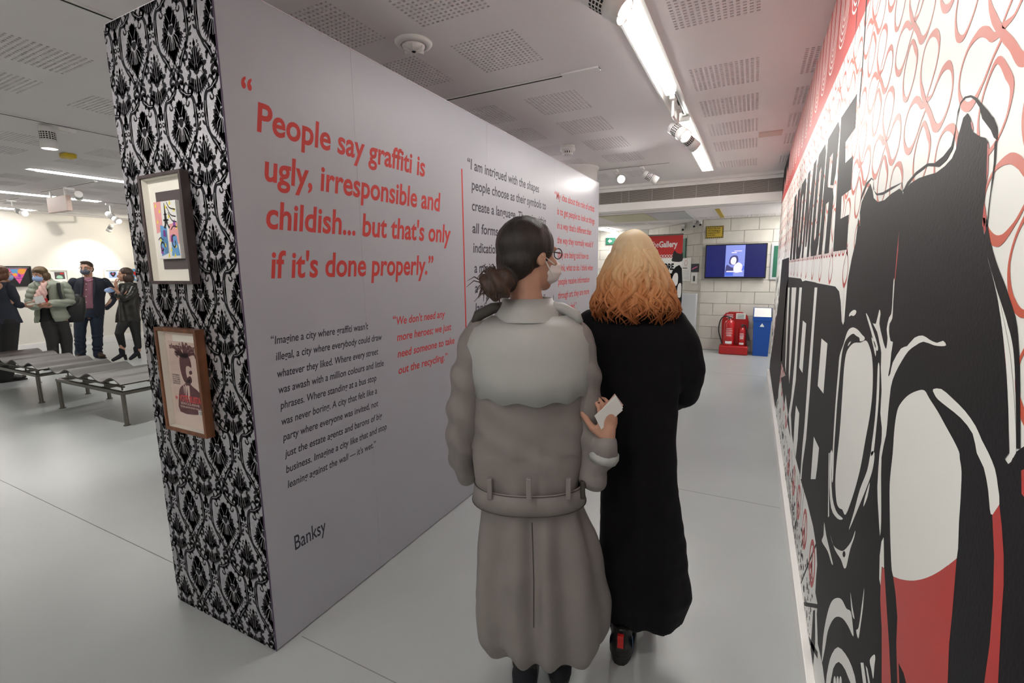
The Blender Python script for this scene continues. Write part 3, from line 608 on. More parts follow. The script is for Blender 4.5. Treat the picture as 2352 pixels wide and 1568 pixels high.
W.append(smooth_pts(c5((1115, 1150), (1060, 1157), (1000, 1190), (950, 1250), (930, 1310), (915, 1420), (905, 1568))+c6((905, 200), (905, 400), (912, 680), (927, 838), (985, 862), (1060, 871), (1140, 857), (1220, 822), (1300, 768), (1364, 716), (1378, 480), (1390, 300), (1396, 130), (1384, 40))+c5((1348, 1560), (1310, 1480), (1260, 1390), (1205, 1290), (1150, 1205)), 3))
W.append(smooth_pts(c5((1175, 1143), (1230, 1142), (1300, 1200), (1390, 1290), (1460, 1390), (1500, 1480))+c6((1580, 0), (1625, 110), (1645, 230), (1655, 350), (1607, 422), (1590, 385), (1578, 250), (1548, 100), (1500, 0))+c5((1440, 1440), (1360, 1335), (1270, 1262), (1208, 1212), (1183, 1175)), 2))
W.append(c6((848, 605), (863, 575), (866, 785), (850, 775), (842, 905), (833, 860), (836, 700)))
wc(c6, (456, 472), (470, 560), (498, 680), (516, 757), (505, 750), (480, 670), (440, 602), (452, 560))
wc(c6, (498, 560), (520, 630), (560, 662), (592, 664), (640, 605), (668, 530), (662, 575), (636, 650), (620, 720), (606, 780), (590, 782), (570, 725), (530, 660))
wc(c6, (440, 1430), (450, 1250), (478, 1095), (508, 1012), (545, 988), (578, 1002), (608, 1060), (638, 1082), (652, 1180), (655, 1252), (620, 1180), (582, 1128), (540, 1117), (508, 1150), (480, 1220), (462, 1330))
wc(c6, (635, 948), (650, 1050), (664, 1132), (645, 1090)); wc(c6, (730, 918), (722, 1050), (703, 1190), (690, 1266), (675, 1210), (692, 1188), (712, 1050))
W.append(smooth_pts(c6((468, 1575), (485, 1450), (510, 1368), (550, 1323), (600, 1368), (645, 1455), (675, 1575), (640, 1575), (600, 1478), (555, 1424), (518, 1470), (498, 1575)), 2))
W.append(c6((705, 1430), (725, 1430), (745, 1570), (722, 1570))); W.append(c6((740, 1450), (752, 1470), (770, 1570), (758, 1570))); wc(c6, (768, 1412), (798, 1374), (806, 1400), (800, 1450), (792, 1540), (780, 1480))
for x in (528, 548, 568): W.append(c6(*[(x+9*math.cos(t), 1570+50*math.sin(t)) for t in [2*PI*k/10 for k in range(10)]]))
# sliver right of the silhouette
W.append(smooth_pts(c5((1538, 260), (1556, 330), (1592, 450), (1640, 650), (1680, 850), (1704, 1050), (1722, 1300), (1730, 1568), (1690, 1568), (1680, 1300), (1668, 1050), (1645, 800), (1610, 550), (1570, 380)), 2))
mural(W, 6, 'mural_whites', 'mural_paper', 'cream lenses, highlights and letter gaps of the masked cat')
mural([c6(*[(592+10*math.cos(t), 690+22*math.sin(t)) for t in [2*PI*k/12 for k in range(12)]])], 7, 'mural_dot', 'mural_black')
Rr = [c6((928, 842), (985, 864), (1060, 873), (1140, 859), (1220, 824), (1300, 770), (1363, 720), (1350, 880), (1332, 1100), (1312, 1300), (1300, 1600), (1025, 1600), (1000, 1500), (965, 1430), (972, 1600), (958, 1600), (950, 1300), (957, 1120), (945, 960)),
      c6((1607, 424), (1655, 352), (1672, 500), (1685, 700), (1685, 900), (1668, 1150), (1645, 1600), (1548, 1600), (1590, 1300), (1612, 1000), (1620, 700)),
      c6((855, 775), (868, 790), (880, 1000), (900, 1300), (915, 1600), (850, 1600), (850, 1200), (840, 1000), (842, 905)),
      c5((917, 415), (934, 215), (946, 90), (941, 215), (921, 415)), c6((1805, 120), (1850, 100), (1850, 330), (1808, 280)), c4((1480, 840), (1492, 850), (1500, 905), (1490, 890)), c4((1598, 985), (1606, 1000), (1600, 1200), (1590, 1260)), c4((1566, 1490), (1575, 1400), (1590, 1500), (1575, 1568), (1562, 1568)), c5((1508, 0), (1522, 0), (1528, 80), (1520, 110))]
mural(Rr, 6.5, 'mural_reds', 'mural_red', 'red lower half of the big lens and red strokes')
# busy left part: fan of lines, peace signs and blots
fan = []; red = []; bl = []
o0 = c6((256, 1015))[0]
for i in range(26):
    a = R_(92+i*3.0+random.uniform(-1, 1)); l = random.uniform(.5, 1.15)
    fan.append(stroke([o0, (o0[0]-abs(math.cos(a))*l*1.2, o0[1]+math.sin(a)*l*.55)], [.002, .012], 1, False))
fan += [stroke(c6((256, 1000), (330, 800), (402, 620)), [.004, .014, .014], 2), c6((255, 1012), (330, 1018), (410, 1030), (410, 1060), (330, 1045), (255, 1020)), stroke(c6((262, 1080), (330, 1230), (410, 1380)), [.006, .02, .02], 2), c6((380, 1075), (392, 1070), (392, 1300), (370, 1568), (350, 1568), (365, 1300))]
for i in range(420):
    t = random.random(); py = random.uniform(820, 1500); px0 = 1762+(py-885)*.125; lim = 1775+max(0, (py-850))*.20
    px = random.uniform(px0+4, max(px0+6, min(lim, 1872))); c = mp(px, py); s_ = random.uniform(.006, .03)*(.6+.8*(1500-py)/700)
    n = 7; bl.append([(c[0]+s_*random.uniform(.4, 1.3)*math.cos(2*PI*k/n), c[1]+s_*.7*random.uniform(.4, 1.3)*math.sin(2*PI*k/n)) for k in range(n)])
for i in range(150):
    u = -random.uniform(4.9, YE-.05); v = random.uniform(.2, 1.35); s_ = random.uniform(.015, .07); n = 8
    bl.append([(u+s_*random.uniform(.5, 1.4)*math.cos(2*PI*k/n), v+s_*random.uniform(.4, 1.2)*math.sin(2*PI*k/n)) for k in range(n)])
for i in range(40):
    u = -random.uniform(5.2, YE-.05); v = random.uniform(1.5, 2.0); s_ = random.uniform(.01, .04); n = 7
    bl.append([(u+s_*random.uniform(.5, 1.4)*math.cos(2*PI*k/n), v+s_*random.uniform(.4, 1.2)*math.sin(2*PI*k/n)) for k in range(n)])
def peace(cx, cy, r):
    f = lambda rr, a: (cx+rr*math.cos(a), cy+rr*math.sin(a)); n = 24
    for k in range(n): a, c = 2*PI*k/n, 2*PI*(k+1)/n; red.append([f(r, a), f(r, c), f(r*.74, c), f(r*.74, a)])
    for a in (90, -90, -135, -45): t = R_(a); dx, dy = -math.sin(t)*r*.12, math.cos(t)*r*.12; red.append([(cx+dx, cy+dy), (cx-dx, cy-dy), (cx+r*.8*math.cos(t)-dx, cy+r*.8*math.sin(t)-dy), (cx+r*.8*math.cos(t)+dx, cy+r*.8*math.sin(t)+dy)])
for x, y, h_ in ((372, 750, 205), (322, 518, 178), (281, 335, 158), (249, 185, 142), (213, 60, 130)):
    c = c6((x, y))[0]; t = c6((x, y-h_))[0]; peace(c[0], c[1], abs(t[1]-c[1]))
for i in range(9): peace(-3.75-i*.33, .47+.035*i, .12)
for i in range(160):
    y = random.uniform(3.4, YE-.1); v = random.uniform(.5, .95) if y < 5 else random.uniform(.25, 1.0); s_ = random.uniform(.01, .035)
    red.append([(-y+s_*random.uniform(.4, 1.3)*math.cos(2*PI*k/6), v+s_*1.4*random.uniform(.4, 1.3)*math.sin(2*PI*k/6)) for k in range(6)])
mural(fan, 3.6, 'mural_fan', 'mural_black'); mural(bl, 3.8, 'mural_blots', 'mural_black', clip=(-YE, -1.9, .106, H)); mural(red, 4.2, 'mural_peace_signs', 'mural_red', 'row of red peace signs', clip=(-YE, -1.9, .106, 1.4))
# ================================================================ LIGHTING
def strip(x0, x1, y0, y1, label, z=H+.002):
    o = empty('strip_light', ((x0+x1)/2, (y0+y1)/2, z)); tag(o, label, 'ceiling light', 'fluorescent strip lights')
    hx, hy = (x1-x0)/2, (y1-y0)/2
    B().box(-hx-.008, hx+.008, -hy, hy, .004, .045).obj('housing', 'white_metal', o)
    bevel(B().box(-hx, hx, -hy+.004, hy-.004, -.018, .004).obj('diffuser', 'tube', o), .006)
    return o
strip(-.625, -.565, 2.20, 3.64, 'nearest fluorescent strip beside the mural spotlight')
strip(-.625, -.565, 4.40, 5.20, 'middle fluorescent strip right behind the pair of glowing spotlights')
strip(-.625, -.565, 5.30, 6.58, 'far fluorescent strip ending before the beam grille')
strip(-7.50, -7.43, 2.55, 4.05, 'long fluorescent strip on the left, topmost in the picture'); strip(-7.50, -7.43, 4.15, 5.6, 'fluorescent strip above the benches, hidden by the partition')
strip(-9.83, -9.76, 1.4, 3.56, 'fluorescent strip on the left cut by the pinkish hanging box'); strip(-9.84, -9.78, 3.66, 4.08, 'short bright end of strip right of the pinkish hanging box')
strip(-12.16, -12.09, 1.4, 4.0, 'fluorescent strip nearest the far white wall')
strip(-2.92, -2.80, 9.75, 10.65, 'lobby ceiling light above the green exit sign', z=LZ-.02)
strip(.50, .62, 7.7, 8.9, 'added lobby light, unseen behind the mural wall', z=LZ-.02); pass  # second strip is added out of sight to brighten the lobby
strip(-.50, -.44, -2.4, -.6, 'added strip light over the viewer, out of view', z=H-.02)  # unseen lamp added to lift the overall brightness
for x in (-2.8, -5.11): strip(x-.03, x+.03, -2.4, -.8, 'added unseen strip light behind the viewer, in line with the %s' % ('damask panel track' if x > -3 else 'large downlight'), z=H-.03)  # two more unseen lamps added for fill from behind
strip(-2.77, -2.71, 4.6, 6.4, 'fluorescent strip hidden above the partition', z=H-.03)
def track(p0, p1, label):
    p0, p1 = V(p0), V(p1); d = (p1-p0); L = d.length; o = empty('lighting_track', p0, math.atan2(d.y, d.x)); tag(o, label, 'lighting track')
    B().box(0, L, -.018, .018, -.007, -.001).obj('rail', 'white_metal', o); B().box(.03, L-.03, -.006, .006, -.0085, -.0068).obj('slot', 'dark_slot', o)
    B().box(-.02, 0, -.02, .02, -.008, -.001).obj('end_cap', 'white_metal', o); B().box(L, L+.02, -.02, .02, -.008, -.001).obj('end_cap', 'white_metal', o); return o
t = track((-3.2, 2.985, H), (-.93, 2.985, H), 'white recessed lighting track crossing above the lilac partition')
B().box(2.05, 2.29, -.028, .028, -.010, -.001).obj('cover_plate', 'white_metal', t)
track((-2.2, 5.90, H), (-.92, 5.90, H), 'white lighting track carrying two spotlights near the beam')
track((-.60, 3.68, H+.06), (-.60, 4.38, H+.06), 'short track in the strip channel carrying the glowing pair')
track((-2.80, -.5, H), (-2.80, 2.2, H), 'lighting track meeting the top left of the damask panel')
track((-5.11, .9, H), (-5.11, 3.1, H), 'lighting track carrying the large downlight on the left')
track((-9.40, 3.22, H), (-7.75, 3.22, H), 'cross track carrying the pinkish hanging box')
track((-9.83, 4.12, H), (-9.83, 5.6, H), 'track continuing from the bright strip end by the damask panel')
track((-12.12, 4.06, H), (-12.12, 6.3, H), 'track nearest the far white wall')
track((-11.6, 3.28, H), (-10.3, 3.28, H), 'short cross track at the left edge of the picture')
def spot(att, c, aim, label, r=.046, L=.165, power=0, cone=60, glow='lamp_glow', group=None, col=(1, .96, .9), blend=.6):
    """att = ceiling point, c = body centre, aim = target"""
    att, c, aim = V(att), V(c), V(aim); d = (aim-c).normalized()
    o = empty('spotlight', att); tag(o, label, 'spotlight', group)
    B().box(-.018, .018, -.055, .055, -.045, -.02).obj('adapter', 'white_metal', o)
    q = c-att; bk = q-d*L*.15+V((0, 0, r))
    B().tube([(0, 0, -.04), (0, 0, min(-.06, bk.z+.03)), bk], .010, 10).obj('arm', 'white_metal', o)
    bt = B().tube([q-d*L*.5, q-d*L*.48, q+d*L*.12], [r*.82, r*.9, r*.9], 28).tube([q+d*L*.12, q+d*L*.13, q+d*L*.5, q+d*L*.5, q+d*L*.42], [r*.9, r, r, r*.88, r*.88], 28)
    b2 = bt.obj('lamp_body', 'white_metal', o)
    for p in b2.data.polygons: p.use_smooth = len(p.vertices) == 4
    g = B(); a = d.cross(V((0, 0, 1))).normalized(); e = d.cross(a).normalized()
    for k in range(18):
        for i in range(4):
            t = 2*PI*k/18; n = a*math.cos(t)+e*math.sin(t); tt = -a*math.sin(t)+e*math.cos(t); pc = q+d*L*(-.22+.09*i)+n*(r*.905)
            g.add([pc-tt*r*.11-d*L*.030, pc+tt*r*.11-d*L*.030, pc+tt*r*.11+d*L*.030, pc-tt*r*.11+d*L*.030], [(0, 1, 2, 3)])
    g.obj('vent_band', 'dark_slot', o)
    B().tube([q+d*L*.40, q+d*L*.44], r*.86, 24).obj('lens', glow, o)
    if power:
        ld = bpy.data.lights.new('spot', 'SPOT'); ld.energy = power; ld.spot_size = R_(cone); ld.spot_blend = blend; ld.shadow_soft_size = r*.8; ld.color = col
        lo = bpy.data.objects.new('lamp_light', ld); COL.objects.link(lo); lo.parent = o; lo.location = q+d*(L*.5+.01); lo.rotation_euler = d.to_track_quat('-Z', 'Y').to_euler()
    return o
spot((-.60, 1.90, H), (-.60, 2.04, 2.56), (.265, 2.0, 1.9), 'large spotlight at the top edge aimed at the mural', .052, .2, 21, 115, blend=1)
spot((-.60, .40, H), (-.58, .45, 2.52), (.265, .75, 1.35), 'added unseen spotlight over the viewer for the near end of the mural', .052, .18, 22, 110, blend=1)  # added out of view to whiten the near mural
spot((-.60, 3.80, H+.04), (-.565, 3.90, 2.50), (.265, 3.3, 1.75), 'upper spotlight of the glowing pair, grid band facing the viewer', .050, .17, 17, 100, blend=1)
spot((-.60, 4.06, H+.04), (-.53, 4.20, 2.50), (.265, 5.0, 1.75), 'lower spotlight of the glowing pair, whose lens hides behind its neighbour', .046, .17, 18, 100, blend=1)
spot((-1.57, 5.91, H), (-1.50, 5.84, 2.56), (-.7, 3.8, 1.9), 'spotlight whose lit lens faces the viewer beside the column', .05, .15, 22, 70)
spot((-1.26, 5.92, H), (-1.17, 5.95, 2.56), (.2, 6.4, 1.7), 'white spotlight pointing right along the beam', .05, .19, 30, 70)
spot((-5.11, 1.98, H), (-5.19, 1.88, 2.595), (-5.17, 1.90, 0), 'large white downlight hanging left of the damask panel', .056, .17, 50, 60)
spot((-9.83, 4.24, H), (-9.72, 4.22, 2.44), (-9.0, 4.35, 2.0), 'bright glowing spotlight touching the damask panel edge', .05, .28, 20, 60)
spot((-12.12, 5.30, H), (-12.05, 5.15, 2.45), (-12.7, 4.9, 1.5), 'small unlit-looking spotlight lowest by the damask panel', .045, .16, 25, 90)
spot((-10.64, 3.28, H), (-10.6, 3.36, 2.5), (-9.6, 3.5, 2.2), 'spotlight with round lit lens at the left edge', .045, .22, 8, 60)
spot((-8.5, 3.22, H), (-8.45, 3.30, 2.58), (-12.7, 4.9, 2.0), 'small spotlight beside the pinkish hanging box', .05, .18, 0, 50, glow='white_metal')
for y, zz, pw in ((4.9, 2.05, 55), (2.6, 1.8, 26), (6.6, 1.8, 30)):
    spot((-11.0, y-.05+(1.3 if y == 4.9 else 0), H), (-11.05, y+(1.25 if y == 4.9 else 0), 2.5), (-12.7, y, zz), 'spotlight washing the far white wall, %s' % {4.9: 'making the pool above the man', 2.6: 'out of view on the left', 6.6: 'hidden by the damask panel'}[y], .045, .16, pw, 75, col=(1, .93, .8), group='wall washers', blend=.9)
spot((-1.6, -.35, H), (-1.7, -.25, 2.52), (-2.05, 1.04, 1.98), 'spotlight over the viewer aimed at the framed prints', .045, .16, 34, 52, blend=1)
bx = empty('hanging_box', (-8.85, 3.22, H-.024)); tag(bx, 'pinkish flat box hanging from the cross track on the left', 'box')
bevel(B().box(-.30, .30, -.03, .03, -.30, -.09).obj('panel', 'paper_pink', bx), .006); B().box(-.24, -.21, -.01, .01, -.1, 0).obj('bracket', 'white_metal', bx); B().box(.21, .24, -.01, .01, -.1, 0).obj('bracket', 'white_metal', bx)
ys_ = bevel(B().box(-.06, .06, -.05, .05, -.045, 0).obj('call_point', 'yellow', None, loc=(-6.25, 2.40, H)), .012); tag(ys_, 'small yellow unit under the ceiling on the left', 'detector')
# sensors
def lathe(prof, n=32): b = B(); b.loft([(0, 0, z, r, r) for r, z in prof], n=n); return b
sn = empty('ceiling_sensor', (-1.70, 2.20, H)); tag(sn, 'round white dome sensor above the lilac partition', 'sensor')
lathe([(.10, 0), (.10, -.004), (.092, -.014), (.072, -.020), (.066, -.016), (.066, -.012)]).obj('bezel', 'white_metal', sn, smooth=True)
lathe([(.062, -.010), (.060, -.020), (.050, -.034), (.034, -.042), (.012, -.045)]).obj('dome', 'white_paint', sn, smooth=True)
lathe([(.012, -.0440), (.010, -.0475)]).obj('eye', 'dark_slot', sn, smooth=False)
for k in range(6): B().box(.020, .058, -.0008, .0008, -.0455, -.022, Matrix.Rotation(2*PI*k/6, 3, 'Z')).obj('rib', 'white_metal', sn)
sm = empty('smoke_detector', (-1.72, 4.62, H)); sm.scale = (1.3, 1.3, 1.3); tag(sm, 'white smoke detector by the round column', 'smoke detector')
lathe([(.052, 0), (.052, -.016), (.047, -.018)]).obj('base', 'white_metal', sm, smooth=True); lathe([(.055, -.018), (.057, -.034), (.050, -.042)]).obj('ring', 'white_metal', sm, smooth=True)
g = B()
for k in range(12): g.box(.030, .036, -.004, .004, -.060, -.040, Matrix.Rotation(2*PI*k/12, 3, 'Z'))
g.obj('vent', 'white_metal', sm); lathe([(.028, -.040), (.028, -.058)]).obj('core', 'dark_slot', sm); lathe([(.040, -.058), (.036, -.068), (.020, -.073)]).obj('cap', 'white_metal', sm, smooth=True)
vt = bevel(B().box(-.095, .095, -.08, .08, -.012, 0).obj('ceiling_vent', 'paper_pink', None, loc=(.06, 5.13, H)), .004); tag(vt, 'plain beige cover plate in the ceiling by the mural', 'ceiling vent')
# ================================================================ FRAMED PRINTS ON THE DAMASK END
def panelmesh(polys, o3, ux, uy, name, m, parent, **k): return lay(tess(polys), planemx(o3, ux, uy), name, m, parent, **k)
def rect(x0, x1, y0, y1): return [(x0, y0), (x1, y0), (x1, y1), (x0, y1)]
def boxframe(x0, x1, z0, z1, depth, rail, m, mf, label, mount='mount', glass=True):
    """shadow-box frame hung on the damask end; origin at its lower left back corner"""
    o = empty('framed_print', (x0, PY0-.0015, z0)); tag(o, label, 'framed print'); w_, h_ = x1-x0, z1-z0
    for a in ((0, rail, 0, h_), (w_-rail, w_, 0, h_), (rail, w_-rail, 0, rail), (rail, w_-rail, h_-rail, h_)):
        bevel(B().box(a[0], a[1], -depth, 0, a[2], a[3]).obj('frame_rail', m, o), .0012, 1)
    B().box(rail, w_-rail, -.005, -.001, rail, h_-rail).obj('mount_board', mount, o)
    for a in ((rail, rail+.002, rail, h_-rail), (w_-rail-.002, w_-rail, rail, h_-rail), (rail, w_-rail, rail, rail+.002), (rail, w_-rail, h_-rail-.002, h_-rail)):
        B().box(a[0], a[1], -depth+.007, -.005, a[2], a[3]).obj('spacer', 'mount', o)
    if glass: B().box(rail, w_-rail, -depth+.004, -depth+.006, rail, h_-rail).obj('glazing', 'glass', o)
    return o, w_, h_
X3, Z3 = (1, 0, 0), (0, 0, 1)
f1, fw, fh = boxframe(-2.112, -1.832, 1.451, 1.857, .033, .012, 'frame_dark', 'frame_dark_face', 'dark wooden box frame holding a small colourful street-art canvas, upper on the damask')
B().box(.060, fw-.022, -.0065, -.005, .056, .345).obj('backing_card', 'mount_grey', f1)
cx0, cx1, cz0, cz1 = .070, .212, .095, .306
cv = bevel(B().box(cx0, cx1, -.022, -.0065, cz0, cz1).obj('canvas', 'paper', f1), .001, 1)
cw, chh = cx1-cx0, cz1-cz0
def art(polys, k, m, nm='painted_shape'): return panelmesh([[(cx0+x*cw, cz0+y*chh) for x, y in p] for p in polys], (0, -.0222-.0001*k, 0), X3, Z3, nm, m, cv)
art([[(0, .45), (.30, .5), (.34, 1), (0, 1)], [(.55, .3), (1, .25), (1, .62), (.62, .6)]], 1, 'rose'); art([[(.12, .05), (.45, .1), (.5, .55), (.2, .6)], [(.6, .05), (.98, .05), (.9, .4), (.66, .38)]], 1.2, 'sky')
art([[(x, y), (x+.10, y+.02), (x+.05, y+.09)] for x, y in ((.04, .9), (.2, .8), (.05, .62), (.5, .86), (.7, .92), (.86, .8), (.6, .7), (.1, .3), (.3, .2), (.55, .12), (.78, .18), (.9, .5), (.42, .02), (.7, .02))], 2, 'lemon')
art([[(x, y), (x+.12, y-.02), (x+.10, y+.12), (x+.02, y+.10)] for x, y in ((.1, .1), (.3, .4), (.62, .3), (.8, .55))], 2.2, 'purple')
art([[(.36, .55), (.42, .6), (.46, .8), (.485, .97), (.505, .97), (.53, .8), (.58, .6), (.66, .55), (.60, .52), (.52, .62), (.44, .52)], rect(.38, .62, .66, .69), rect(.43, .57, .76, .785)]+[stroke(p, .022, 3) for p in ([(.62, .98), (.72, .88), (.98, .84)], [(.60, .90), (.74, .76), (.97, .72)], [(.64, .80), (.78, .66), (.98, .63)], [(.68, .50), (.82, .56), (.98, .54)], [(.05, .34), (.16, .38), (.28, .33)])]+[spiral(.20, .20, .12, 0, 6, .03), spiral(.78, .28, .14, 1, 6, .03)]+[stroke([(.3+.04*i, .5), (.28+.05*i, .3), (.32+.04*i, .1)], .012, 2) for i in range(5)], 3, 'black')
f2, fw, fh = boxframe(-2.130, -1.848, .856, 1.280, .034, .014, 'frame_oak', 'frame_oak', 'brown oak box frame holding a pinkish magazine cover, lower on the damask', 'mount_pink')
B().box(.075, fw-.018, -.0062, -.005, .34, fh-.030).obj('backing_card', 'mount', f2)
mg = bevel(B().box(.046, .256, -.011, -.0063, .078, .368).obj('magazine', 'paper_pink', f2), .0006, 1)
mw, mh = .210, .290
def mg_art(polys, k, m, nm='print_shape', **kw): return panelmesh([[(.046+x*mw, .078+y*mh) for x, y in p] for p in polys], (0, -.0112-.0001*k, 0), X3, Z3, nm, m, mg, **kw)
mg_art([smooth_pts([(.16, 0), (.86, .02), (.98, .10), (.96, .24), (.84, .34), (.66, .40), (.60, .44), (.62, .50), (.50, .47), (.42, .42), (.26, .36), (.18, .26)], 3),
        smooth_pts([(.40, .46), (.34, .56), (.32, .68), (.34, .78), (.42, .84), (.56, .84), (.66, .80), (.70, .70), (.68, .66), (.60, .68), (.52, .66), (.50, .58), (.52, .52), (.56, .48), (.48, .44)], 3),
        smooth_pts([(.60, .60), (.68, .62), (.70, .58), (.62, .56)], 3), smooth_pts([(.52, .50), (.60, .54), (.66, .52), (.66, .46), (.58, .43), (.52, .45)], 3)]
       +[stroke([(.5, .80), (.5+.30*math.cos(a), .84+.16*math.sin(a)), (.5+.36*math.cos(a)+.02*i, .78+.10*math.sin(a))], [.05, .035, .02], 4) for i, a in enumerate([.1, .4, .8, 1.2, 1.6, 2.0, 2.4, 2.8, 3.1])], 1, 'maroon')
mg_art([[(.48, .40), (.56, .40), (.54, .22), (.52, .14), (.48, .22)], [(.42, .42), (.48, .38), (.40, .18)], [(.36, .41), (.40, .37), (.36, .26)]], 2, 'paper_pink')
def mtext(s, x, y, w_, cap, m, k=3, off=.02): me = textmesh(s, cap*mh/.69, off, 0, width=w_*mw); moved(me, .046+x*mw, .078+y*mh); return lay(me, planemx((0, -.0112-.0001*k, 0), X3, Z3), 'lettering', m, mg)
mtext('sleazenation', .04, .90, .86, .070, 'maroon', off=.03); mtext('VOTE BUSTA', .16, .165, .72, .085, 'red', off=.04); mtext('EXCLUSIVE', .22, .12, .60, .028, 'paper_pink'); mtext('THE REAL MAYOR OF NEW YORK CITY', .18, .075, .70, .022, 'paper_pink')
for i, s in enumerate(('THE REBIRTH', 'OF A SOUL', 'ERASED WOMEN', 'THE RISING STARS', '& EVERY FEW ONLY YOU')): mtext(s, .03, .52-.03*i, .24, .018, 'black')
def star(x, y, r): return [(x+r*(1 if k % 2 == 0 else .42)*math.sin(PI*k/5), y+r*.7*(1 if k % 2 == 0 else .42)*math.cos(PI*k/5)) for k in range(10)]
mg_art([star(.08, .20, .055), star(.94, .20, .055)], 3, 'red')
mg_art([rect(.76, 1.0, .0, .075)], 3, 'paper'); mg_art([rect(.79+.022*k, .79+.022*k+.010, .008, .066) for k in range(9)], 4, 'black', 'barcode')
# ================================================================ PICTURES ON THE FAR WHITE WALL
def wallpic(y0, y1, z0, z1, fr, label, rail=.03, depth=.03, mount='paper'):
    o = empty('framed_picture', (-12.7, y0, z0)); tag(o, label, 'picture', 'pictures on the far white wall'); w_, h_ = y1-y0, z1-z0
    for a in ((0, rail, 0, h_), (w_-rail, w_, 0, h_), (rail, w_-rail, 0, rail), (rail, w_-rail, h_-rail, h_)): B().box(.001, depth, a[0], a[1], a[2], a[3]).obj('frame_rail', fr, o)
    bd = B().box(.002, .012, rail, w_-rail, rail, h_-rail).obj('mount_board', mount, o)
    def a(polys, m, k=1): return panelmesh([[(x*w_, y*h_) for x, y in p] for p in polys], (.0125+.0004*k, 0, 0), (0, 1, 0), Z3, 'printed_shape', m, o)
    return a
a = wallpic(3.64, 4.03, 1.28, 1.67, 'black', 'black framed pennant print with a pink triangle, leftmost in the photo', .025, .03, 'black')
a([rect(.06, .94, .90, .95)], 'paper'); a([[(.14, .88), (.86, .88), (.5, .12)]], 'pink'); a([[(.22, .86), (.55, .86), (.45, .55), (.32, .6)]], 'sky', 2); a([smooth_pts([(.55, .85), (.8, .85), (.74, .66), (.62, .6), (.5, .7)], 3), smooth_pts([(.3, .62), (.42, .66), (.46, .56), (.38, .5)], 3)], 'orange', 3); a([[(.36, .42), (.64, .42), (.62, .38), (.38, .38)], smooth_pts([(.5, .6), (.58, .58), (.58, .48), (.5, .46)], 3)], 'purple', 3)
a = wallpic(4.28, 4.60, 1.34, 1.61, 'mount', 'white framed picture of a dim green scene behind the woman in the puffer jacket', .03)
a([rect(.28, .78, .25, .78)], 'mount_grey'); a([smooth_pts([(.36, .32), (.66, .30), (.62, .5), (.42, .52)], 3)], 'mint', 2); a([rect(.56, .74, .62, .72)], 'red', 2)
a = wallpic(4.83, 5.03, 1.40, 1.60, 'mount', 'white framed picture mostly hidden behind the man in the blazer', .03); a([rect(.3, .7, .3, .7)], 'grey_panel')
a = wallpic(5.20, 5.52, 1.34, 1.61, 'mount', 'white framed print with a dark heart on pale blue left of the woman in leather', .03)
a([rect(.26, .74, .28, .80)], 'mask_blue'); a([smooth_pts([(.5, .34), (.34, .58), (.36, .72), (.46, .74), (.5, .68), (.55, .74), (.66, .72), (.66, .58)], 3)], 'black', 2); a([smooth_pts([(.42, .6), (.56, .64), (.52, .54)], 3)], 'pink', 3)
a = wallpic(5.72, 6.00, 1.33, 1.62, 'mount', 'blue and red print cut off by the damask panel', .01, .03, 'sky'); a([smooth_pts([(.1, .7), (.5, .8), (.6, .4), (.2, .45)], 3)], 'red'); a([smooth_pts([(.2, .35), (.5, .4), (.5, .2), (.2, .15)], 3)], 'paper')
# ================================================================ BENCHES
def bench(x0, x1, m, label, over=(.09, .09), phase=0):
    y0, y1, zt = 2.26, 2.70, .345; o = empty('gallery_bench', (x0, y0, 0)); tag(o, label, 'bench', 'wavy gallery benches'); L, D = x1-x0, y1-y0
    for x in (0, L):
        for y in (0, D):
            lg = B().tube([(x, y, .006), (x, y, zt-.03)], .019, 14).obj('leg', 'steel', o, smooth=False); B().tube([(x, y, 0), (x, y, .008)], .03, 14).obj('foot', 'steel', lg)
    for y in (0, D): bevel(B().box(-.02, L+.02, y-.018, y+.018, zt-.034, zt).obj('frame_rail', 'steel', o), .003, 1)
    for x in (0, L): bevel(B().box(x-.018, x+.018, .018, D-.018, zt-.034, zt).obj('frame_rail', 'steel', o), .003, 1)
    for x in (L/3, 2*L/3): B().box(x-.014, x+.014, .018, D-.018, zt-.030, zt-.004).obj('cross_rail', 'steel', o)
    f = lambda x: .445+.030*math.cos(2*PI*(x+phase)/(.475))
    for x in (.12, L/3, 2*L/3, L-.12):
        for y in (.05, D-.05): B().tube([(x, y, zt-.01), (x, y, f(x)-.004)], .008, 8).obj('post', 'steel', o)
    for y in (.05, D-.05): B().box(.08, L-.08, y-.010, y+.010, zt+.02, zt+.034).obj('sub_rail', 'steel', o)
    b = B(); n = 72; a, c = -over[0], L+over[1]; vs = []; fs = []
    for s_ in (0, 1):
        for i in range(n+1):
            x = a+(c-a)*i/n
            for y in (-.05, D+.05): vs.append((x, y, f(x)+.012*s_))
    k = 2*(n+1)
    for i in range(n):
        p = 2*i; fs += [(p, p+1, p+3, p+2), (k+p, k+p+2, k+p+3, k+p+1), (p, p+2, k+p+2, k+p), (p+1, k+p+1, k+p+3, p+3)]
    fs += [(0, k, k+1, 1), (2*n, 2*n+1, k+2*n+1, k+2*n)]
    b.add(vs, fs).obj('wavy_seat', m, o, smooth=False); return o
bench(-6.88, -5.48, 'seat_grey', 'grey wavy-seat gallery bench nearer the damask panel', (.06, .10), .10)
bench(-8.84, -7.42, 'seat_brown', 'brown wavy-seat gallery bench further left, in front of the visitors', (.06, .22), .02)
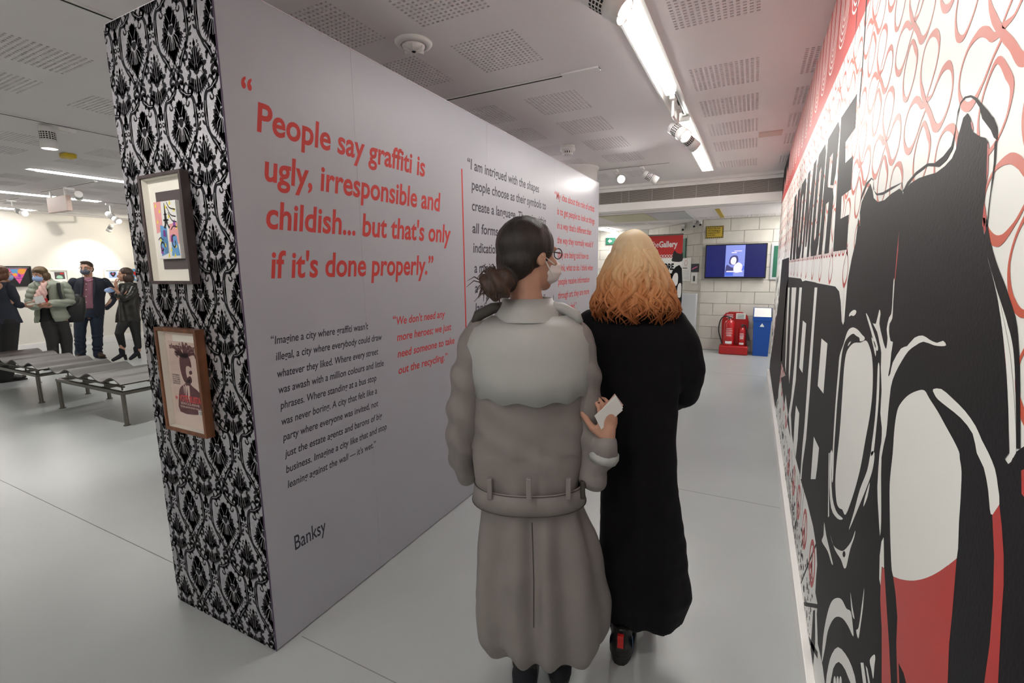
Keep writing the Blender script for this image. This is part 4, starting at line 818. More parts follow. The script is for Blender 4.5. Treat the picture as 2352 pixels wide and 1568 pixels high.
# ================================================================ LOBBY
TVY = 9.188
tv = empty('television', (-.305, TVY, 1.59)); tag(tv, 'wide wall television showing a vertical video between blue bars', 'television')
bevel(B().box(-.485, .485, -.075, -.03, -.295, .295).obj('casing', 'tv_black', tv), .008); B().box(-.2, .2, -.03, 0, -.15, .15).obj('wall_bracket', 'steel', tv)
def tvp(polys, k, m, nm='screen_image'): return panelmesh(polys, (0, -.0755-.0003*k, 0), X3, Z3, nm, m, tv)
tvp([rect(-.467, .467, -.270, .277)], 1, 'screen_blue', 'screen'); tvp([rect(-.155, .150, -.262, .275)], 2, 'screen_pic')
tvp([smooth_pts([(-.09, -.04), (-.08, .06), (-.03, .10), (.03, .09), (.05, .03), (.04, -.02), (-.02, -.06)], 4), smooth_pts([(-.13, -.06), (-.06, -.10), (0, -.12), (-.02, -.2), (-.14, -.2)], 3)], 3, 'screen_dark')
tvp([smooth_pts([(-.05, .06), (0, .07), (.02, .02), (0, -.05), (-.05, -.05), (-.07, .0)], 4), smooth_pts([(0, -.06), (.06, -.02), (.12, -.08), (.09, -.18), (.0, -.19), (-.02, -.12)], 4)], 4, 'screen_skin')
tvp([rect(-.15, -.02, -.25, -.19), rect(.09, .15, -.15, -.08)], 4, 'screen_navy'); tvp([rect(-.13, .12, -.185, -.165), rect(-.06, .02, .14, .155), rect(-.02, .10, .17, .18)], 5, 'screen_skin', 'caption')
cs_ = empty('cctv_sign', (-.662, TVY, 2.105)); tag(cs_, 'black and yellow striped CCTV warning sign above the television', 'sign')
B().box(-.145, .145, -.006, 0, -.105, .105).obj('plate', 'black', cs_)
st = []
for i in range(-1, 10):
    for (z0_, z1_) in ((.088, .103), (-.103, -.088)): x = -.14+i*.032; st.append([(max(-.143, min(.143, q[0])), q[1]) for q in ((x, z0_), (x+.016, z0_), (x+.030, z1_), (x+.014, z1_))])
for i in range(6):
    for x in (-.143, .128): z = -.085+i*.030; st.append([(x, z), (x+.015, z+.012), (x+.015, z+.026), (x, z+.014)])
panelmesh(st+[rect(-.124, .124, -.084, .084)], (0, -.0065, 0), X3, Z3, 'yellow_print', 'sign_yellow', cs_)
for i, s in enumerate(('Please note that', 'this building is', 'monitored by CCTV', 'at all times.')): lay(moved(textmesh(s, .036, .02, width=.20 if i != 3 else .12), -.11, .052-.038*i), planemx((0, -.0072, 0), X3, Z3), 'lettering', 'black', cs_)
# fire extinguishers on their red stand
st = empty('extinguisher_stand', (-.245, 8.93, 0)); tag(st, 'red moulded plastic double stand holding the fire extinguishers', 'stand')
bevel(B().box(-.225, .225, -.14, .14, 0, .15).obj('base', 'red_plastic', st), .025, 3)
p = [(-.20, .13), (-.215, .55), (-.19, .66), (-.10, .72), (.10, .72), (.19, .66), (.215, .55), (.20, .13)]; p = [( x, z) for x, z in p]; n = len(p)
b = B(); b.add([(x, .10, z) for x, z in p]+[(x, .14, z) for x, z in p], [tuple(range(n)), tuple(range(2*n-1, n-1, -1))]+[(i, n+i, n+(i+1) % n, (i+1) % n) for i in range(n)]); bevel(b.obj('back_panel', 'red_plastic', st), .012, 2)
def extinguisher(x, y, h_, r, label, hose):
    o = empty('fire_extinguisher', (x, y, .151)); tag(o, label, 'fire extinguisher', 'extinguishers on the red stand')
    lathe([(r*.96, 0), (r, .012), (r, h_*.80), (r*.86, h_*.88), (r*.45, h_*.94), (r*.32, h_*.96), (r*.32, h_)]).obj('cylinder', 'red_gloss', o, smooth=True)
    lathe([(r*.36, h_), (r*.36, h_+.025), (.012, h_+.03)]).obj('valve', 'steel', o, smooth=True)
    B().box(-.012, .012, -.09, .02, h_+.034, h_+.042, Matrix.Rotation(.25, 3, 'X')).obj('lever', 'rubber', o); B().box(-.010, .010, -.085, .02, h_+.012, h_+.020).obj('handle', 'rubber', o)
    lb = B(); n = 16; vs = []; fs = []
    for i in range(n+1):
        t = -PI/2-.75+1.5*i/n
        for z in (h_*.30, h_*.68): vs.append(((r+.0008)*math.cos(t), (r+.0008)*math.sin(t), z))
    for i in range(n): fs.append((2*i, 2*i+2, 2*i+3, 2*i+1))
    lb.add(vs, fs).obj('label_band', 'red', o)
    b = B()
    for z, w_ in ((.62, .5), (.56, .6), (.50, .55), (.45, .6), (.40, .45), (.36, .5)):
        vs = []
        for i in range(9):
            t = -PI/2-w_+2*w_*i/8
            for dz in (0, .008): vs.append(((r+.0016)*math.cos(t), (r+.0016)*math.sin(t), h_*z+dz))
        b.add(vs, [(2*i, 2*i+2, 2*i+3, 2*i+1) for i in range(8)])
    b.obj('label_text', 'white_line', o)
    b = B(); vs = []
    for i in range(9):
        t = -PI/2-.65+1.3*i/8
        for z in (h_*.08, h_*.17): vs.append(((r+.0016)*math.cos(t), (r+.0016)*math.sin(t), z))
    b.add(vs, [(2*i, 2*i+2, 2*i+3, 2*i+1) for i in range(8)]).obj('label_patch', 'white_line', o)
    hp = smooth_pts([(q[0], q[1]) for q in hose], 6, False); B().tube([(q[0], -.03, q[1]) for q in hp], .010, 10).obj('hose', 'rubber', o)
    return o
extinguisher(-.325, 8.89, .47, .085, 'large red water extinguisher with black hose, left on the stand', [(0, .49), (-.09, .50), (-.15, .42), (-.165, .25), (-.12, .08), (-.10, .02)])
e2 = extinguisher(-.125, 8.90, .34, .056, 'smaller extinguisher with black horn, right on the stand', [(0, .35), (.04, .36), (.07, .28), (.08, .22)])
B().tube([(.08, -.03, .24), (.085, -.03, .20), (.10, -.03, .10)], [.012, .018, .026], 14).obj('horn', 'rubber', e2)
for x, nm in ((-.33+.245, 'red_plastic'), (-.16+.245, 'paper')):
    q = B().box(x-.075, x+.075, .088, .094, .60, .70).obj('instruction_plate', nm, st)
    if nm == 'paper': q['label'] = 'pale instruction plate'
    for k in range(3): B().box(x-.055, x+.05, .0872, .0878, .615+.025*k, .625+.025*k).obj('print_line', 'white_line' if nm != 'paper' else 'sign_green', q)
    B().box(x-.01, x+.01, .092, .104, .61, .63).obj('clip', 'red_plastic', q)
bn = empty('recycling_bin', (.170, 8.95, 0)); tag(bn, 'tall blue recycling bin with a slanted open top beside the mural', 'bin')
b = B(); vs = [(-.115, -.11, 0), (.115, -.11, 0), (.115, .11, 0), (-.115, .11, 0), (-.135, -.13, .62), (.135, -.13, .62), (.135, .13, .62), (-.135, .13, .62)]
bevel(b.add(vs, [(0, 3, 2, 1), (0, 1, 5, 4), (1, 2, 6, 5), (2, 3, 7, 6), (3, 0, 4, 7), (4, 5, 6, 7)]).obj('body', 'blue_bin', bn), .008)
b = B(); vs = [(-.142, -.137, .60), (.142, -.137, .60), (.142, .137, .60), (-.142, .137, .60), (-.142, -.137, .66), (.142, -.137, .66), (.142, .137, .80), (-.142, .137, .80)]
b.add(vs, [(0, 1, 5, 4), (1, 2, 6, 5), (2, 3, 7, 6), (3, 0, 4, 7), (0, 3, 2, 1)]); b.box(-.142, -.130, -.137, .137, .66, .80); bevel(b.obj('hood', 'blue_bin', bn), .003, 1)
B().add([(-.128, -.12, .665), (.128, -.12, .665), (.128, .12, .795), (-.128, .12, .795)], [(0, 1, 2, 3)]).obj('liner', 'paper', bn)
panelmesh([[(-.035, .50), (.035, .50), (.0, .56)]], (0, -.129, 0), X3, Z3, 'triangle_mark', 'paper', bn)
# banner stand
bs = empty('banner_stand', (-1.40, 8.45, 0)); tag(bs, 'roll-up banner with red gallery heading behind the blonde woman', 'banner')
B().box(-.33, .33, -.06, .06, 0, .08).obj('base', 'steel', bs); B().tube([(0, .02, .08), (0, .02, 2.06)], .012).obj('pole', 'steel', bs); B().box(-.315, .315, -.012, .002, 2.03, 2.055).obj('top_rail', 'steel', bs)
sh = B().box(-.31, .31, -.006, -.003, .08, 2.035).obj('banner_sheet', 'mural_paper', bs)
bp = lambda polys, k, m, nm='banner_print': panelmesh(polys, (0, -.0062-.0003*k, 0), X3, Z3, nm, m, sh)
bp([rect(-.31, .31, 1.66, 2.035)], 1, 'red')
for s_, x, w_, off in (('The', -.225, .145, .005), ('Gallery', -.075, .30, .03)): lay(moved(textmesh(s_, .14, off, width=w_), x, 1.84), planemx((0, -.0070, 0), X3, Z3), 'lettering', 'paper', sh)
bp([stroke([(-.3+.045*i+.02*math.cos(t), 1.69+.02*math.sin(t)) for t in [2*PI*k/10 for k in range(11)]], .008, 1, False) for i in range(14)], 2, 'paper')
bp([smooth_pts([(.15, 1.66), (.16, 1.74), (.19, 1.78), (.22, 1.74), (.29, 1.72), (.31, 1.75), (.31, 1.60), (.15, 1.60)], 3)], 3, 'black')
for s_, z, cp in (('NO MORE', 1.46, .10), ('WAR', 1.20, .19)): lay(moved(textmesh(s_, cp/.69, .05, width=.40 if cp < .15 else .42), -.22, z), planemx((0, -.0071, 0), X3, Z3), 'lettering', 'mural_black', sh)
bp([smooth_pts([(.16, 1.44), (.31, 1.48), (.31, .7), (.12, .75), (.10, 1.1)], 3)], 3, 'mural_black'); bp([smooth_pts([(.20, 1.40), (.25, 1.38), (.25, 1.22), (.19, 1.18), (.16, 1.30)], 3), smooth_pts([(.26, 1.2), (.31, 1.22), (.31, 1.0), (.25, 1.02)], 3)], 4, 'paper'); bp([rect(-.3, .1, .3, .8)], 3, 'red')
# posters on the diagonal wall
DV = V((-1.27, 1.6, 0)).normalized(); DA = math.atan2(-DV.y, -DV.x)
def poster(s0, s1, z0, z1, m, label, th=.01, name='poster', cat='poster'):
    """s = distance from the wall corner along the diagonal wall"""
    p = V((-.85, 9.2, 0))+DV*s1; n = V((-DV.y, DV.x, 0)); n = n if n.y < 0 else -n
    o = B().box(0, s1-s0, -th, 0, 0, z1-z0).obj(name, m, None, loc=(p.x+n.x*.003, p.y+n.y*.003, z0)); o.rotation_euler.z = DA; return tag(o, label, cat)
q = poster(.32, .66, 1.24, 1.67, 'paper', 'white notice sheet with a small logo on the diagonal wall')
for k in range(7): B().box(.05, .29, -.0112, -.0104, .04+.025*k, .048+.025*k).obj('print_line', 'grey_panel', q)
B().box(.06, .22, -.0112, -.0104, .235, .25).obj('print_line', 'black', q)
lay(tess([stroke([(.17+.05*math.cos(t), .34+.05*math.sin(t)) for t in [2*PI*k/12 for k in range(13)]], .008, 1, False)]), planemx((0, -.0108, 0), X3, Z3), 'logo', 'red', q)
q = poster(.08, .31, 1.41, 1.56, 'navy', 'small dark blue and pink flyer on the diagonal wall'); lay(tess([[(.03, .04), (.2, .09), (.2, .11), (.03, .06)]]), planemx((0, -.0108, 0), X3, Z3), 'print_shape', 'pink', q)
q = poster(.10, .30, 1.20, 1.40, 'paper', 'small white sign with a dark tap symbol below the dark flyer'); B().box(.07, .13, -.0112, -.0104, .04, .14).obj('print_shape', 'black', q)
q = poster(.52, .70, 1.68, 2.04, 'sign_green', 'dark green sign half hidden by the banner', .02, 'wall_sign', 'sign')
pl = bevel(B().box(-.13, .13, -.12, .12, 0, 1.04).obj('plinth', 'grey_panel', None, loc=(-.99, 8.72, 0)), .004); tag(pl, 'pale grey display plinth beside the banner', 'plinth')
es = B().box(-.11, .11, -.02, 0, -.075, .075).obj('exit_sign', 'sign_green', None, loc=(-2.96, 10.78, 2.11)); tag(es, 'green exit sign with white arrow on the rear lobby wall', 'sign')
lay(tess([[(-.06, 0), (-.01, .045), (-.01, .02), (.03, .02), (.03, -.02), (-.01, -.02), (-.01, -.045)]]), planemx((0, -.0204, 0), X3, Z3), 'arrow', 'paper', es)
gp = B().box(-.02, .16, -.015, 0, -.30, .30).obj('wall_poster', 'grey_panel', None, loc=(.26, TVY, 1.575)); tag(gp, 'green poster in a grey frame right of the television', 'poster'); B().box(.015, .15, -.018, -.014, -.26, .26).obj('poster_sheet', 'sign_green', gp)
for i, (x, z, l) in enumerate(((-1.25, 2.23, 'left small camera pointing down, above the banner'), (-1.02, 2.26, 'middle white dome-like camera'), (-.90, 2.27, 'right small camera beside the wall corner'))):
    yy = 9.2+(-.85-x)*1.26-.06; o = empty('security_camera', (x, yy, z)); tag(o, l+' under the lobby ceiling', 'camera', 'lobby cameras')
    B().box(-.03, .03, -.02, .06, .03, .07).obj('mount', 'white_metal', o); d = Matrix.Rotation(.5, 3, 'X')
    B().tube([d@V((0, .05, .02)), d@V((0, -.06, .0))], .026, 16).obj('camera_body', 'white_metal', o); B().tube([d@V((0, -.055, .0)), d@V((0, -.064, .0))], .021, 16).obj('lens', 'black', o)
# ================================================================ PEOPLE
class Fig:
    """local frame: x = to the right as seen, y = away from the viewer, z = up; K turns a seen point into that frame"""
    def __init__(s, base, label, group=None):
        s.b = V(base); s.d = V((base[0], base[1], 0)).normalized(); s.r = V((s.d.y, -s.d.x, 0)); s.rz = math.atan2(s.r.y, s.r.x); s.label = label; s.group = group
    def K(s, px, py, dep=0):
        r = ray(px, py); t = ((s.b+s.d*dep-CP).dot(s.d))/r.dot(s.d); p = CP+r*t-s.b; return V((p.dot(s.r), dep, p.z+s.b.z))
    def T(s, px, py, dep, r): p = s.K(px, py, dep); return (p.x, p.y, p.z, r)
    def body(s, b, vox):
        o = remesh(b, 'person', 'skin', None, vox, 2); o.location = (s.b.x, s.b.y, 0); o.rotation_euler.z = s.rz; tag(o, s.label, 'person', s.group); s.o = o; return o
def head(b, c, a, sc=1, neck=None, tilt=0):
    """head centred at c, facing angle a (0 = away from the viewer, 90 = to the right, 180 = to the viewer)"""
    a = R_(a); f = V((math.sin(a), math.cos(a), 0)); sd = V((math.cos(a), -math.sin(a), 0)); up = V((0, 0, 1)); c = V(c)
    f = (f-up*tilt).normalized(); up = sd.cross(f); up = up if up.z > 0 else -up
    Rm = Matrix((sd, f, up)).transposed()
    P = lambda x, y, z: c+(sd*x+f*y+up*z)*sc
    b.ell(P(0, -.008, .03), (.073*sc, .092*sc, .088*sc), Rm, 20, 14); b.ell(P(0, .030, -.025), (.060*sc, .062*sc, .088*sc), Rm, 18, 12)
    b.ell(P(0, .060, -.088), (.030*sc, .026*sc, .024*sc), Rm); b.ell(P(0, .045, -.065), (.048*sc, .040*sc, .034*sc), Rm)
    b.tube([P(0, .084, .018), P(0, .100, -.010), P(0, .112, -.030)], [.008*sc, .010*sc, .012*sc], 8); b.ell(P(0, .104, -.032), (.016*sc, .012*sc, .010*sc), Rm)
    b.ell(P(0, .088, -.056), (.022*sc, .012*sc, .006*sc), Rm); b.ell(P(0, .086, -.066), (.020*sc, .012*sc, .007*sc), Rm)
    for x in (-1, 1):
        b.ell(P(x*.074, -.006, -.005), (.010*sc, .018*sc, .030*sc), Rm); b.ell(P(x*.030, .076, .026), (.024*sc, .014*sc, .007*sc), Rm); b.ell(P(x*.040, .060, -.022), (.022*sc, .022*sc, .020*sc), Rm)
    nk = V(neck) if neck else c-V((0, 0, .2))
    b.chain([(*P(0, -.018, -.06), .056*sc), (*(P(0, -.018, -.06)*.4+nk*.6), .052*sc), (*nk, .058*sc)])
    return P, Rm
def face_parts(fig, P, Rm, sc=1, eyes=True):
    if eyes:
        for x in (-1, 1):
            e = B(); e.ell(P(x*.030, .0855, .010), (.013*sc, .007*sc, .006*sc), Rm, 12, 8); e = e.obj('eye', 'paper', fig.o, smooth=True)
            B().ell(P(x*.030, .0915, .010), (.0055*sc, .003*sc, .0055*sc), Rm, 10, 6).obj('iris', 'black', e)
            B().tube([P(x*.014, .094, .030), P(x*.032, .093, .036), P(x*.048, .080, .030)], .003*sc, 6).obj('eyebrow', 'hair_brown', fig.o)
def mask(fig, P, Rm, m, sc=1, zc=-.045, straps=True):
    b = B(); b.ell(P(0, .058, zc), (.062*sc, .064*sc, .052*sc), Rm, 24, 14); o = remesh(b, 'face_mask', m, fig.o, .006, 1, disp=lambda c, n: .0015*math.sin(c.z*260))
    if straps:
        for x in (-1, 1): B().tube([P(x*.058, .060, zc+.02), P(x*.082, -.01, .005), P(x*.060, .055, zc-.02)], .0022, 6).obj('mask_strap', 'paper', o)
    return o
def hand(b, w_, d, n, side, curl=.5, sc=1, spread=.18, fr=.0085):
    """w = wrist, d = finger direction, n = palm normal (towards what is held), side=+1/-1 puts the thumb"""
    w_, d, n = V(w_), V(d).normalized(), V(n).normalized(); n = (n-d*n.dot(d)).normalized(); l = d.cross(n)*side
    b.chain([(*w_, .026*sc), (*(w_+d*.035*sc), .028*sc)]); Rm = Matrix((l, d, n)).transposed()
    b.ell(w_+d*.058*sc, (.040*sc, .048*sc, .015*sc), Rm, 16, 10)
    for i, (o_, ln) in enumerate(((.030, .070), (.010, .080), (-.011, .074), (-.030, .056))):
        p = w_+d*.088*sc+l*o_*sc; q = d+l*o_*spread*8; q.normalize(); pts = [(*(p-d*.02*sc), fr*1.1*sc)]; ang = curl*.5
        for k, fl in enumerate((.42, .33, .25)):
            p = p+(q*math.cos(ang)+n*math.sin(ang))*ln*fl*sc; pts.append((*p, fr*sc*(1-.10*(k+1)))); ang += curl*(.9-.1*i*.3)
        b.chain(pts, 8)
    t = w_+d*.025*sc+l*.026*sc; b.chain([(*t, .014*sc), (*(t+(l*.8+d*.7+n*.35)*.032*sc), .012*sc), (*(t+(l*.95+d*1.3+n*.7)*.048*sc), .0105*sc), (*(t+(l*.8+d*1.9+n*1.1)*.055*sc), .009*sc)], 8)
def nz(c, s, o=0): return noise.noise(V((c.x*s+o, c.y*s+o, c.z*s)))
def shoe(b, x, y, z0, a, L=.27, wd=.044, hh=.11):
    """a = toe direction angle (0 away)"""
    a = R_(a); f = V((math.sin(a), math.cos(a), 0)); p = V((x, y, z0)); Rm = Matrix((V((f.y, -f.x, 0)), f, V((0, 0, 1)))).transposed()
    b.ell(p+f*.005+V((0, 0, .045)), (wd*1.02, .060, .050), Rm); b.ell(p+f*.0+V((0, 0, .02)), (wd*1.0, .052, .022), Rm); b.ell(p+f*(L-.13)+V((0, 0, .035)), (wd, .085, .036), Rm); b.ell(p+f*(L*.35)+V((0, 0, .045)), (wd*.85, .09, .045), Rm); b.tube([p+V((0, 0, .03)), p+V((0, 0, hh))], [wd*.9, wd*.85], 14)
def soles(fig, x, y, a, L=.27, wd=.046, m='rubber', par=None, h_=.022):
    a = R_(a); f = V((math.sin(a), math.cos(a), 0)); s = V((f.y, -f.x, 0)); b = B(); n = 20; out = []
    for k in range(n):
        t = 2*PI*k/n; u = math.copysign(abs(math.cos(t))**.75, math.cos(t)); v2 = math.copysign(abs(math.sin(t))**.75, math.sin(t)); out.append(V((x, y, 0))+f*((L/2-.05)+u*(L/2))+s*(v2*wd*(.96+.10*u)))
    b.add([(q.x, q.y, 0) for q in out]+[(q.x, q.y, h_) for q in out], [tuple(range(n))[::-1], tuple(range(n, 2*n))]+[(i, (i+1) % n, n+(i+1) % n, n+i) for i in range(n)]); return b.obj('sole', m, par or fig.o)
# ---------------------------------------------------------------- woman in the long black coat
g = Fig((-.335, 1.70, 0), 'person with copper-blonde wavy hair in a long black coat, walking away'); K, T = g.K, g.T
hc = K(1455, 612, 0); b = B(); P, Rm = head(b, hc, -4, 1, neck=K(1462, 735, -.0))
cx = K(1468, 1000, 0).x; b.loft([(hc.x, .0, 1.36, .06, .05), (cx, 0, 1.30, .12, .06), (cx, 0, 1.15, .11, .07), (cx, .0, .98, .09, .06), (cx, 0, .86, .10, .065), (cx, 0, .76, .10, .065)], 24)
for s_ in (-1, 1):
    qe = [T(1545, 750, 0, .036), T(1574, 850, .03, .034), T(1548, 912, .21, .026)] if s_ > 0 else [T(1362, 750, 0, .036), T(1356, 850, .06, .028), T(1385, 880, .16, .022)]; b.chain(qe); hand(b, qe[2][:3], (-s_*.6, .8, .2), (0, -.5, .8), -s_, .6)
    b.chain([(cx+s_*.05, 0, .80, .062), (cx+s_*.05, .02 if s_ < 0 else .10, .46, .045), (K(1424, 1430, -.02).x if s_ < 0 else cx+.03, -.01 if s_ < 0 else .24, .14, .030)])
g.body(b, .0085)
# coat
def rings(g, rows, depf=.62, dep0=0, sq=.9):
    out = []
    for py, xl, xr, *dd in rows:
        a, c = g.K(xl, py, dep0), g.K(xr, py, dep0); dy = dd[0] if dd else 0
        out.append(((a.x+c.x)/2, dep0+dy, (a.z+c.z)/2, (c.x-a.x)/2, max(.06, (c.x-a.x)/2*depf), sq))
    return out
b = B(); b.loft(rings(g, [(706, 1420, 1508), (722, 1385, 1540), (742, 1352, 1572), (775, 1345, 1582), (830, 1365, 1572), (900, 1378, 1560), (1000, 1382, 1552), (1100, 1378, 1556), (1200, 1374, 1568), (1300, 1374, 1580), (1360, 1376, 1588), (1412, 1380, 1570)], .60), 40)
b.chain([T(1540, 745, 0, .060), T(1566, 790, .01, .064), T(1578, 850, .03, .066), T(1572, 900, .12, .058), T(1545, 915, .22, .050)])
b.chain([T(1362, 745, 0, .060), T(1352, 800, .0, .062), T(1345, 880, .02, .060), T(1350, 920, .14, .052)])
def df(c, n): 
    t = math.atan2(c.y, c.x); k = max(0, min(1, (1.1-c.z)/.8)); return .004*nz(c, 9)+.007*k*math.sin(t*7+c.z*2)+.003*nz(c, 22)
remesh(b, 'long_coat', 'wool_black', g.o, .009, 3, df)
b = B(); b.loft([(hc.x, 0, 1.335, .10, .085), (hc.x, 0, 1.372, .072, .07), (hc.x, 0, 1.385, .066, .064)], 30, caps=False); b.obj('collar', 'wool_black', g.o, smooth=True)
# trousers and shoes
b = B(); b.chain([T(1425, 1300, .0, .052), T(1424, 1400, -.0, .046), T(1424, 1440, -.02, .040)]); b.chain([(.06, .10, .40, .055), (.05, .28, .12, .040)]); remesh(b, 'trousers', 'trouser_black', g.o, .009, 2)
sx = K(1426, 1490, -.08)
for x, y, vis in ((sx.x, -.06, 1), (.05, .30, 0)):
    b = B(); shoe(b, x, y, .012, 4, .27, .045, .13); so = remesh(b, 'ankle_boot', 'boot_black', g.o, .006, 2); soles(g, x, y, 4, .275, .048, par=so, h_=.03)
    for s_ in (-1, 1): B().add([(x+s_*.0415, y-.035, .10), (x+s_*.0440, y-.01, .04), (x+s_*.0450, y+.02, .04), (x+s_*.0425, y+.0, .10)], [(0, 1, 2, 3)]).obj('side_panel', 'boot_blue', so)
    B().box(x-.012, x+.010, y-.062, y-.048, .085, .135).obj('heel_tab', 'red', so)
# hair
hb = B(); hb.ell(hc+V((-.004, -.008, .035)), (.078, .100, .092), None, 24, 16)
hb.loft([(hc.x-.002, -.02, K(1462, 585).z, .078, .095), (hc.x+.004, -.03, K(1462, 640).z, .108, .10), (hc.x+.010, -.035, K(1462, 690).z, .130, .098), (hc.x+.010, -.04, K(1462, 712).z, .118, .080)], 28)
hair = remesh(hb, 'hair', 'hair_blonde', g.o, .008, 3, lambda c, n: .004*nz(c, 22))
lb = B(); zt = hc.z+.125; zb = K(1462, 722).z
for i in range(560):
    az = random.uniform(0, 2*PI); side = math.sin(az)
    if side > .55 and random.random() < .6: continue
    rk = random.uniform(.985, 1.05); ph = random.uniform(0, 6.28); ln = random.uniform(.80, 1.05) if side > -.1 else random.uniform(.85, 1.10); fq = random.uniform(1.2, 2.2); am = random.uniform(.006, .016); pts = []; rs = []
    n = 15; t0 = random.uniform(0, .35)
    for k in range(n):
        t = t0+(1-t0)*k/(n-1); z = zt-(zt-zb)*t**1.25*ln; q = (zt-z)/(zt-zb)
        rx = (.080*math.sin(min(1, q*2.2)*PI/2) if q < .40 else .080+(q-.40)*.115) ; ry = (.106*math.sin(min(1, q*2.2)*PI/2) if q < .45 else .106-(q-.45)*.01)
        if q > .92: rx -= (q-.92)*.25; ry -= (q-.92)*.2
        wv = am*1.5*math.sin(ph+q*fq*6.28)*min(1, q*1.6)
        a2 = az+wv*9; pts.append((hc.x-.004+.014*q+rx*rk*math.cos(a2)+wv*.8, hc.y-.008-.025*q+ry*rk*math.sin(a2), z)); rs.append((.0060 if i % 6 else .0125)*math.sin(PI*(.12+.86*k/(n-1)))+.001)
    lb.tube(pts, rs, 5)
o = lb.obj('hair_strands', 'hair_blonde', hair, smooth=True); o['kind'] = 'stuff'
# ---------------------------------------------------------------- person in the trench coat
g = Fig((-.615, 1.38, 0), 'person in a belted light grey trench coat with a dark low bun, holding leaflets'); K, T = g.K, g.T
hc = K(1215, 590, .02); b = B(); P, Rm = head(b, hc, 52, .98, neck=K(1210, 700, .0))
b.loft([(hc.x, .0, 1.34, .06, .05), (hc.x, 0, 1.27, .12, .06), (hc.x, 0, 1.15, .11, .07), (hc.x, .0, .98, .09, .06), (hc.x, 0, .86, .11, .07), (hc.x, 0, .76, .11, .07)], 24)
wr = K(1394, 1012, -.05); b.chain([T(1318, 780, 0, .034), T(1340, 900, .0, .032), T(1360, 1070, -.01, .030), (*wr, .026)]); hand(b, wr, K(1396, 960, -.05)-wr, (-.5, .85, .1), 1, .75)
wl = K(1085, 1085, .12); b.chain([T(1106, 780, 0, .036), T(1072, 900, -.01, .034), T(1064, 1020, .01, .030), (*wl, .024)]); hand(b, wl, (0.3, .9, -.2), (1, -.3, 0), 1, .6)
for s_ in (-1, 1): q_ = K(1205 if s_ < 0 else 1285, 1500, 0).x; b.chain([(hc.x+s_*.055, 0, .80, .068), (q_, .01, .46, .044), (q_, -.02 if s_ < 0 else .02, .12, .032)])
g.body(b, .006)
mask(g, P, Rm, 'mask_white', .98); B().tube([P(.052, .09, .012), P(.078, .03, .014), P(.080, -.02, .010)], .0022, 6).obj('glasses_arm', 'black', g.o)
for x in (-1, 1):
    p = B(); c = [P(x*.031+.020*math.cos(t), .098, .010+.017*math.sin(t)) for t in [2*PI*k/16 for k in range(17)]]; p.tube(c, .0018, 6).obj('glasses_rim', 'black', g.o)
# hair with bun
hb = B(); hb.ell(P(0, -.016, .038), (.084, .098, .090), Rm, 24, 16); hb.ell(P(0, -.055, -.01), (.074, .055, .070), Rm, 20, 14); hb.ell(P(.0, -.10, -.075), (.050, .040, .042), Rm)
cut_p = lambda c: (c-P(0, 0, 0))
hr = remesh(hb, 'hair', 'hair_dark', g.o, .006, 2, lambda c, n: .0035*nz(V((c.x*2, c.y*2, c.z*.6)), 26))
bu = B(); bc = K(1140, 652, -.10); bu.ell(bc, (.052, .046, .050)); remesh(bu, 'hair_bun', 'hair_brown', hr, .005, 1, lambda c, n: .005*math.sin((c.x-bc.x)*140+(c.z-bc.z)*90)+.003*nz(c, 40))
lb = B()
for i in range(60):
    a = random.uniform(0, 6.28); p0 = bc+V((.03*math.cos(a), .02*math.sin(a), .03*math.sin(a))); d = V((random.uniform(-1, .1), random.uniform(-.5, .1), random.uniform(-.5, .6))); l = random.uniform(.05, .085)
    lb.tube([p0, p0+d*l*.5+V((0, 0, .008)), p0+d*l*.8+V((0, 0, -.012))], [.0022, .0018, .0006], 5)
lb.obj('loose_strands', 'hair_brown', hr)['kind'] = 'stuff'
# coat
b = B(); rows = [(700, 1172, 1262), (722, 1140, 1296), (748, 1098, 1330), (785, 1080, 1346), (850, 1085, 1348), (950, 1082, 1342), (1050, 1084, 1338), (1110, 1092, 1330), (1150, 1102, 1335), (1220, 1096, 1362), (1300, 1092, 1382), (1380, 1092, 1396), (1440, 1096, 1396), (1470, 1120, 1380)]
b.loft(rings(g, rows, .62), 44)
sl = B()
sl.chain([T(1318, 775, 0, .058), T(1334, 840, .0, .062), T(1342, 940, .0, .060), T(1352, 1040, .0, .058), T(1362, 1090, -.01, .056), T(1384, 1050, -.04, .046), T(1392, 1018, -.05, .040)])
sl.chain([T(1104, 772, 0, .060), T(1078, 850, -.01, .062), T(1064, 950, -.02, .058), T(1060, 1030, .01, .052), T(1072, 1090, .08, .044)])
def dt(c, n):
    t = math.atan2(c.y, c.x); k = max(0, min(1, (.88-c.z)/.4)); return .006*nz(c, 8)+.013*k*math.sin(t*9+1.0+nz(c, 3))+.006*nz(V((c.x, c.y, c.z*.3)), 18)+.003*math.sin(c.z*60+c.x*40)*(c.z > .9)
ct = remesh(b, 'trench_coat', 'trench', g.o, .0085, 3, dt); remesh(sl, 'sleeves', 'trench', ct, .0085, 3, lambda c, n: .006*nz(c, 12)+.005*math.sin(c.z*55+c.x*40+nz(c, 6)*3))
